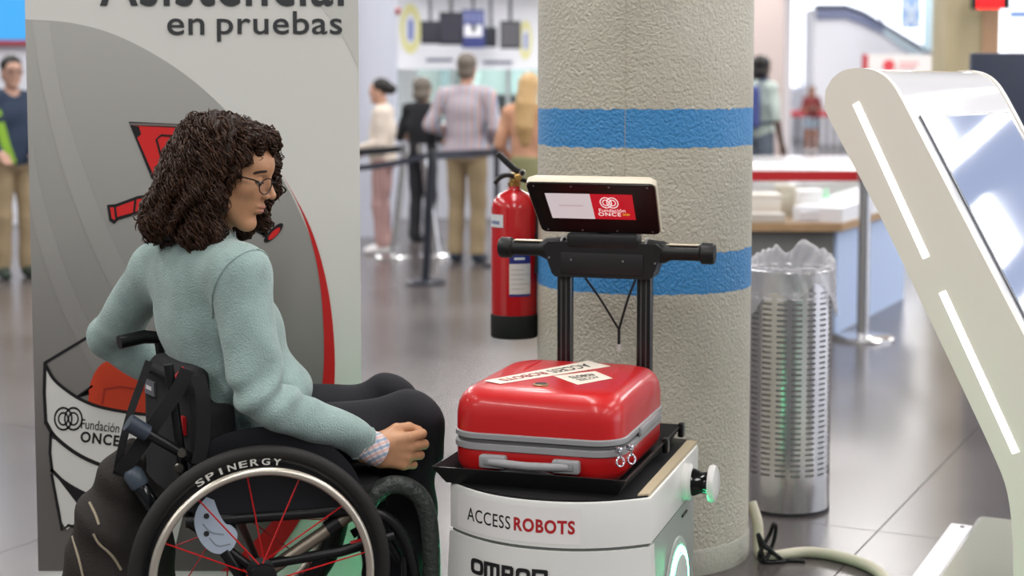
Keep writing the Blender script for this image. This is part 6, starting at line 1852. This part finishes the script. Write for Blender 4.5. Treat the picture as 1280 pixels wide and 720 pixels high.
        h.chain([(-0.06, 0, 0.0), (-0.10, 0, -0.15), (-0.135, 0, -0.33), (-0.13, 0, -0.46)], [0.085, 0.095, 0.085, 0.05], 0.03, hfr)
        h.ell((0.10, 0, -0.03), (0.095, 0.10, 0.095), 0.01, hfr, op='sub')
    h.disp(lambda x_, y_, z_: 0.003 * np.sin(120 * x_) * np.sin(100 * y_ + 20 * z_))
    h.obj('hair', hair, per)
    for i in (0, 1):
        a_ = np.array(an[i]); s_ = 1 if i == 0 else -1
        c_ = fr.w(a_)
        sf = Field(c_ - 0.22, c_ + 0.22, 0.008)
        sf.cap(a_ + (-0.02, 0, -0.035), a_ + (0.03, 0, -0.03), 0.046, 0.048, 0, fr); sf.cap(a_ + (0.03, 0, -0.04), a_ + (0.15, 0.01 * s_, -0.05), 0.044, 0.036, 0.02, fr)
        sf.half((0, 0, 0.001), (0, 0, -1)); sf.half(fr.w((0, 0, 0.10)), (0, 0, 1))
        so = sf.obj('shoe', shoe, per)
    per_top[per.name] = t
    return per, fr, hfr, sc

def stripes(name, base, cols, scale, rotz=0.0):
    m, nt, b = node_mat(name)
    tc = nt.nodes.new('ShaderNodeTexCoord'); mp = nt.nodes.new('ShaderNodeMapping'); mp.inputs['Rotation'].default_value = (0, 0, rotz)
    nt.links.new(tc.outputs['Object'], mp.inputs['Vector'])
    prev = None
    for i, c in enumerate(cols):
        w_ = nt.nodes.new('ShaderNodeTexWave'); w_.inputs['Scale'].default_value = scale; w_.inputs['Phase Offset'].default_value = i * 6.283 / len(cols)
        nt.links.new(mp.outputs[0], w_.inputs['Vector'])
        mr = nt.nodes.new('ShaderNodeMapRange'); mr.inputs['From Min'].default_value = 0.8; mr.inputs['From Max'].default_value = 0.92
        nt.links.new(w_.outputs['Fac'], mr.inputs['Value'])
        mx = nt.nodes.new('ShaderNodeMix'); mx.data_type = 'RGBA'; nt.links.new(mr.outputs['Result'], mx.inputs['Factor'])
        if prev is None: mx.inputs['A'].default_value = rgb(*base)
        else: nt.links.new(prev, mx.inputs['A'])
        mx.inputs['B'].default_value = rgb(*c); prev = mx.outputs['Result']
    nt.links.new(prev, b.inputs['Base Color']); b.inputs['Roughness'].default_value = 0.85
    return m
DK = mat('hair_black', (24, 20, 20), 0.5); GREY = mat('hair_grey', (110, 102, 94), 0.6); BLD = mat('hair_blonde', (186, 152, 104), 0.5); BRN = mat('hair_brown', (60, 42, 34), 0.5)
KHA = mat('khaki_cloth', (150, 132, 104), 0.9); BLK = mat('black_cloth', (30, 30, 34), 0.9); SHW = mat('shoe_white', (226, 224, 226), 0.6); SHD = mat('shoe_dark', (36, 40, 48), 0.5)

# man at the left edge
per, fr, hfr, sc = bg_person(14, 12.2, 70, (0.55, -0.83), 'man in a navy jacket with lime stripe and khaki trousers by the banner', mat('jacket_navy', (40, 54, 76), 0.8), KHA, DK, mat('shoe_green', (44, 56, 48), 0.6),
    skin=(190, 150, 132), wr=((0.17, 0.14, 0.98), (0.17, -0.16, 0.98)))
G().ribbon([on_field(per_top[per.name], W(x_, y_, 12.2), step=0.45) for x_, y_ in ((3, 138), (9, 160), (15, 182), (22, 204))], 0.065, (0, -1, 0), 0.012).obj('lime_stripe', mat('lime_cloth', (150, 196, 66), 0.8), per)
G().sphere(hfr.w((0.075, 0.032, 0.004)), 0.011).obj('eye', mat('iris_dark'), per); G().sphere(hfr.w((0.075, -0.032, 0.004)), 0.011).obj('eye', mat('iris_dark'), per)
gt = thing('spectacles', 'dark spectacles worn by the man in navy', 'glasses', hfr.w((0.09, 0, -0.02)))
for s_ in (-1, 1):
    P = [hfr.w((0.100, s_ * 0.034 + 0.024 * math.cos(a), 0.002 + 0.018 * math.sin(a))) for a in np.linspace(0, 6.283, 21)[:-1]]
    G().tube(P, 0.0025, 6, closed=True).obj('rim', mat('glasses_frame'), gt)
    G().tube([hfr.w((0.098, s_ * 0.058, 0.006)), hfr.w((0.0, s_ * 0.08, 0.006))], 0.002, 6).obj('temple_arm', mat('glasses_frame'), gt)
G().tube([hfr.w((0.101, -0.011, 0.004)), hfr.w((0.101, 0.011, 0.004))], 0.0025, 6).obj('bridge', mat('glasses_frame'), gt)
# woman with bun
bg_person(478, 14.0, 98, (-1, 0.12), 'woman with dark bun, cream top and striped pink trousers in the queue', mat('cream_knit', (214, 202, 190), 0.9), stripes('pink_stripe', (176, 142, 138), [(130, 96, 98)], 9, 0.4), DK, SHW,
    skin=(196, 152, 130), wr=((0.24, 0.08, 1.02), (0.22, -0.10, 0.98)), hairstyle='bun', el=((-0.02, 0.20, 1.08), (0.0, -0.21, 1.08)))
# person in black, grey hair
bg_person(527, 15.0, 97, (0.55, 0.83), 'grey-haired person in black vest, partly behind the striped-shirt man', BLK, mat('dark_trousers', (40, 40, 46), 0.9), GREY, SHD,
    skin=(190, 150, 130), wr=((0.22, 0.06, 1.08), (0.20, -0.10, 1.06)), hairstyle='bob', sleeve='short')
# striped shirt
bg_person(583, 13.3, 67, (0.28, 0.96), 'man with grey hair, striped shirt and khaki trousers queuing', stripes('shirt_stripes', (206, 196, 198), [(132, 146, 178), (186, 138, 128), (160, 164, 176)], 5.5, 0.28), KHA, GREY, mat('shoe_navy', (40, 50, 66), 0.5),
    skin=(190, 146, 126), wr=((0.26, 0.10, 1.03), (0.24, -0.12, 1.0)), el=((-0.06, 0.30, 1.12), (-0.04, -0.27, 1.10)), width=1.12)
# blonde woman
bg_person(661, 12.6, 92, (0.30, 0.95), 'woman with long blonde hair in an olive skirt beside the column', mat('tan_top', (196, 148, 120), 0.9), mat('olive_cloth', (132, 132, 96), 0.9), BLD, mat('shoe_tan', (150, 120, 100), 0.6),
    skin=(204, 156, 130), hairstyle='long', lower='skirt', sleeve='short', wr=((0.15, 0.20, 0.95), (0.15, -0.20, 0.95)))
# man with blue backpack
per, fr, hfr, sc = bg_person(950, 17.5, 70, (0.75, 0.66), 'dark-haired man in pale tee with a blue backpack in the hall', mat('tee_pale', (190, 204, 198), 0.9), mat('jeans_grey', (106, 116, 130), 0.9), DK, SHD,
    skin=(84, 60, 50), sleeve='short', hairstyle='bob', wr=((0.08, 0.24, 0.80), (0.06, -0.25, 0.80)), el=((-0.03, 0.24, 1.08), (-0.03, -0.24, 1.08)))
t = thing('rucksack', 'blue rucksack worn by the man in the pale tee', 'backpack', fr.w((-0.22, 0, 0.95)))
f = Field(fr.w((-0.2, 0, 1.2)) - 0.42, fr.w((-0.2, 0, 1.2)) + 0.42, 0.01)
f.rbox((-0.215, 0, 1.18), (0.075, 0.15, 0.22), 0.06, 0, fr); f.rbox((-0.30, 0, 1.08), (0.035, 0.11, 0.10), 0.03, 0.02, fr)
f.obj('pack', mat('rucksack_blue', (70, 80, 140), 0.8), t)
for s_ in (-1, 1):
    G().tube(spline([fr.w((-0.15, s_ * 0.08, 1.38)), fr.w((-0.04, s_ * 0.10, 1.475)), fr.w((0.10, s_ * 0.11, 1.40)), fr.w((0.145, s_ * 0.12, 1.25)), fr.w((0.05, s_ * 0.20, 1.05)), fr.w((-0.15, s_ * 0.14, 1.02))], 4), 0.014, 6).obj('strap', mat('rucksack_strap', (50, 56, 96), 0.8), t)
# woman with phone, far hall
per, fr, hfr, sc = bg_person(1015, 36.0, 108, (-0.1, -1), 'woman in maroon top and denim shorts looking at a phone', mat('maroon_top', (130, 60, 62), 0.9), mat('denim', (166, 180, 196), 0.9), BRN, SHW,
    skin=(186, 132, 106), sleeve='short', lower='shorts', hairstyle='long', wr=((0.28, 0.05, 1.16), (0.28, -0.06, 1.14)), el=((0.03, 0.24, 1.10), (0.03, -0.24, 1.10)))
t = G().box((-0.04, -0.075, -0.006), (0.04, 0.075, 0.006), Matrix.Translation(fr.w((0.40, 0.0, 1.16))) @ Matrix.Rotation(R(30), 4, 'X'), bev=0.005).obj('phone', mat('phone_dark', (30, 30, 34), 0.3), label='dark phone held by the woman in maroon', cat='phone')
# ticket clerk behind the glass
bg_person(618, 18.95, 116, (-0.25, -1), 'ticket clerk in pale blue shirt behind the office glass', mat('shirt_pale_blue', (196, 214, 230), 0.9), BLK, DK, SHD, skin=(150, 112, 92), hairstyle='short')
t = thing('desk_monitor', 'dark computer monitor on the desk behind the office glass', 'monitor', (W(640, 130, 18.6)[0], 18.6, 0.74))
mx_ = W(640, 130, 18.6)[0]
G().box((mx_ - 0.22, 18.55, 1.10), (mx_ + 0.22, 18.59, 1.38), bev=0.01).obj('screen', mat('monitor_black'), t)
G().tube([(mx_, 18.6, 0.75), (mx_, 18.6, 1.2)], 0.02, 8).obj('stand', mat('rod_grey'), t)
G().box((mx_ - 0.1, 18.5, 0.742), (mx_ + 0.1, 18.7, 0.757)).obj('foot', mat('rod_grey'), t)
t = thing('office_desk', 'pale desk behind the ticket office glass', 'desk', (0, 18.6, 0))
G().box((XL + 0.1, 18.40, 0.70), (XR - 0.1, 18.72, 0.74)).obj('desktop', mat('white_ledge'), t)
for xx in (XL + 0.15, XR - 0.2): G().box((xx, 18.45, 0), (xx + 0.05, 18.7, 0.71)).obj('leg', mat('rod_grey'), t)
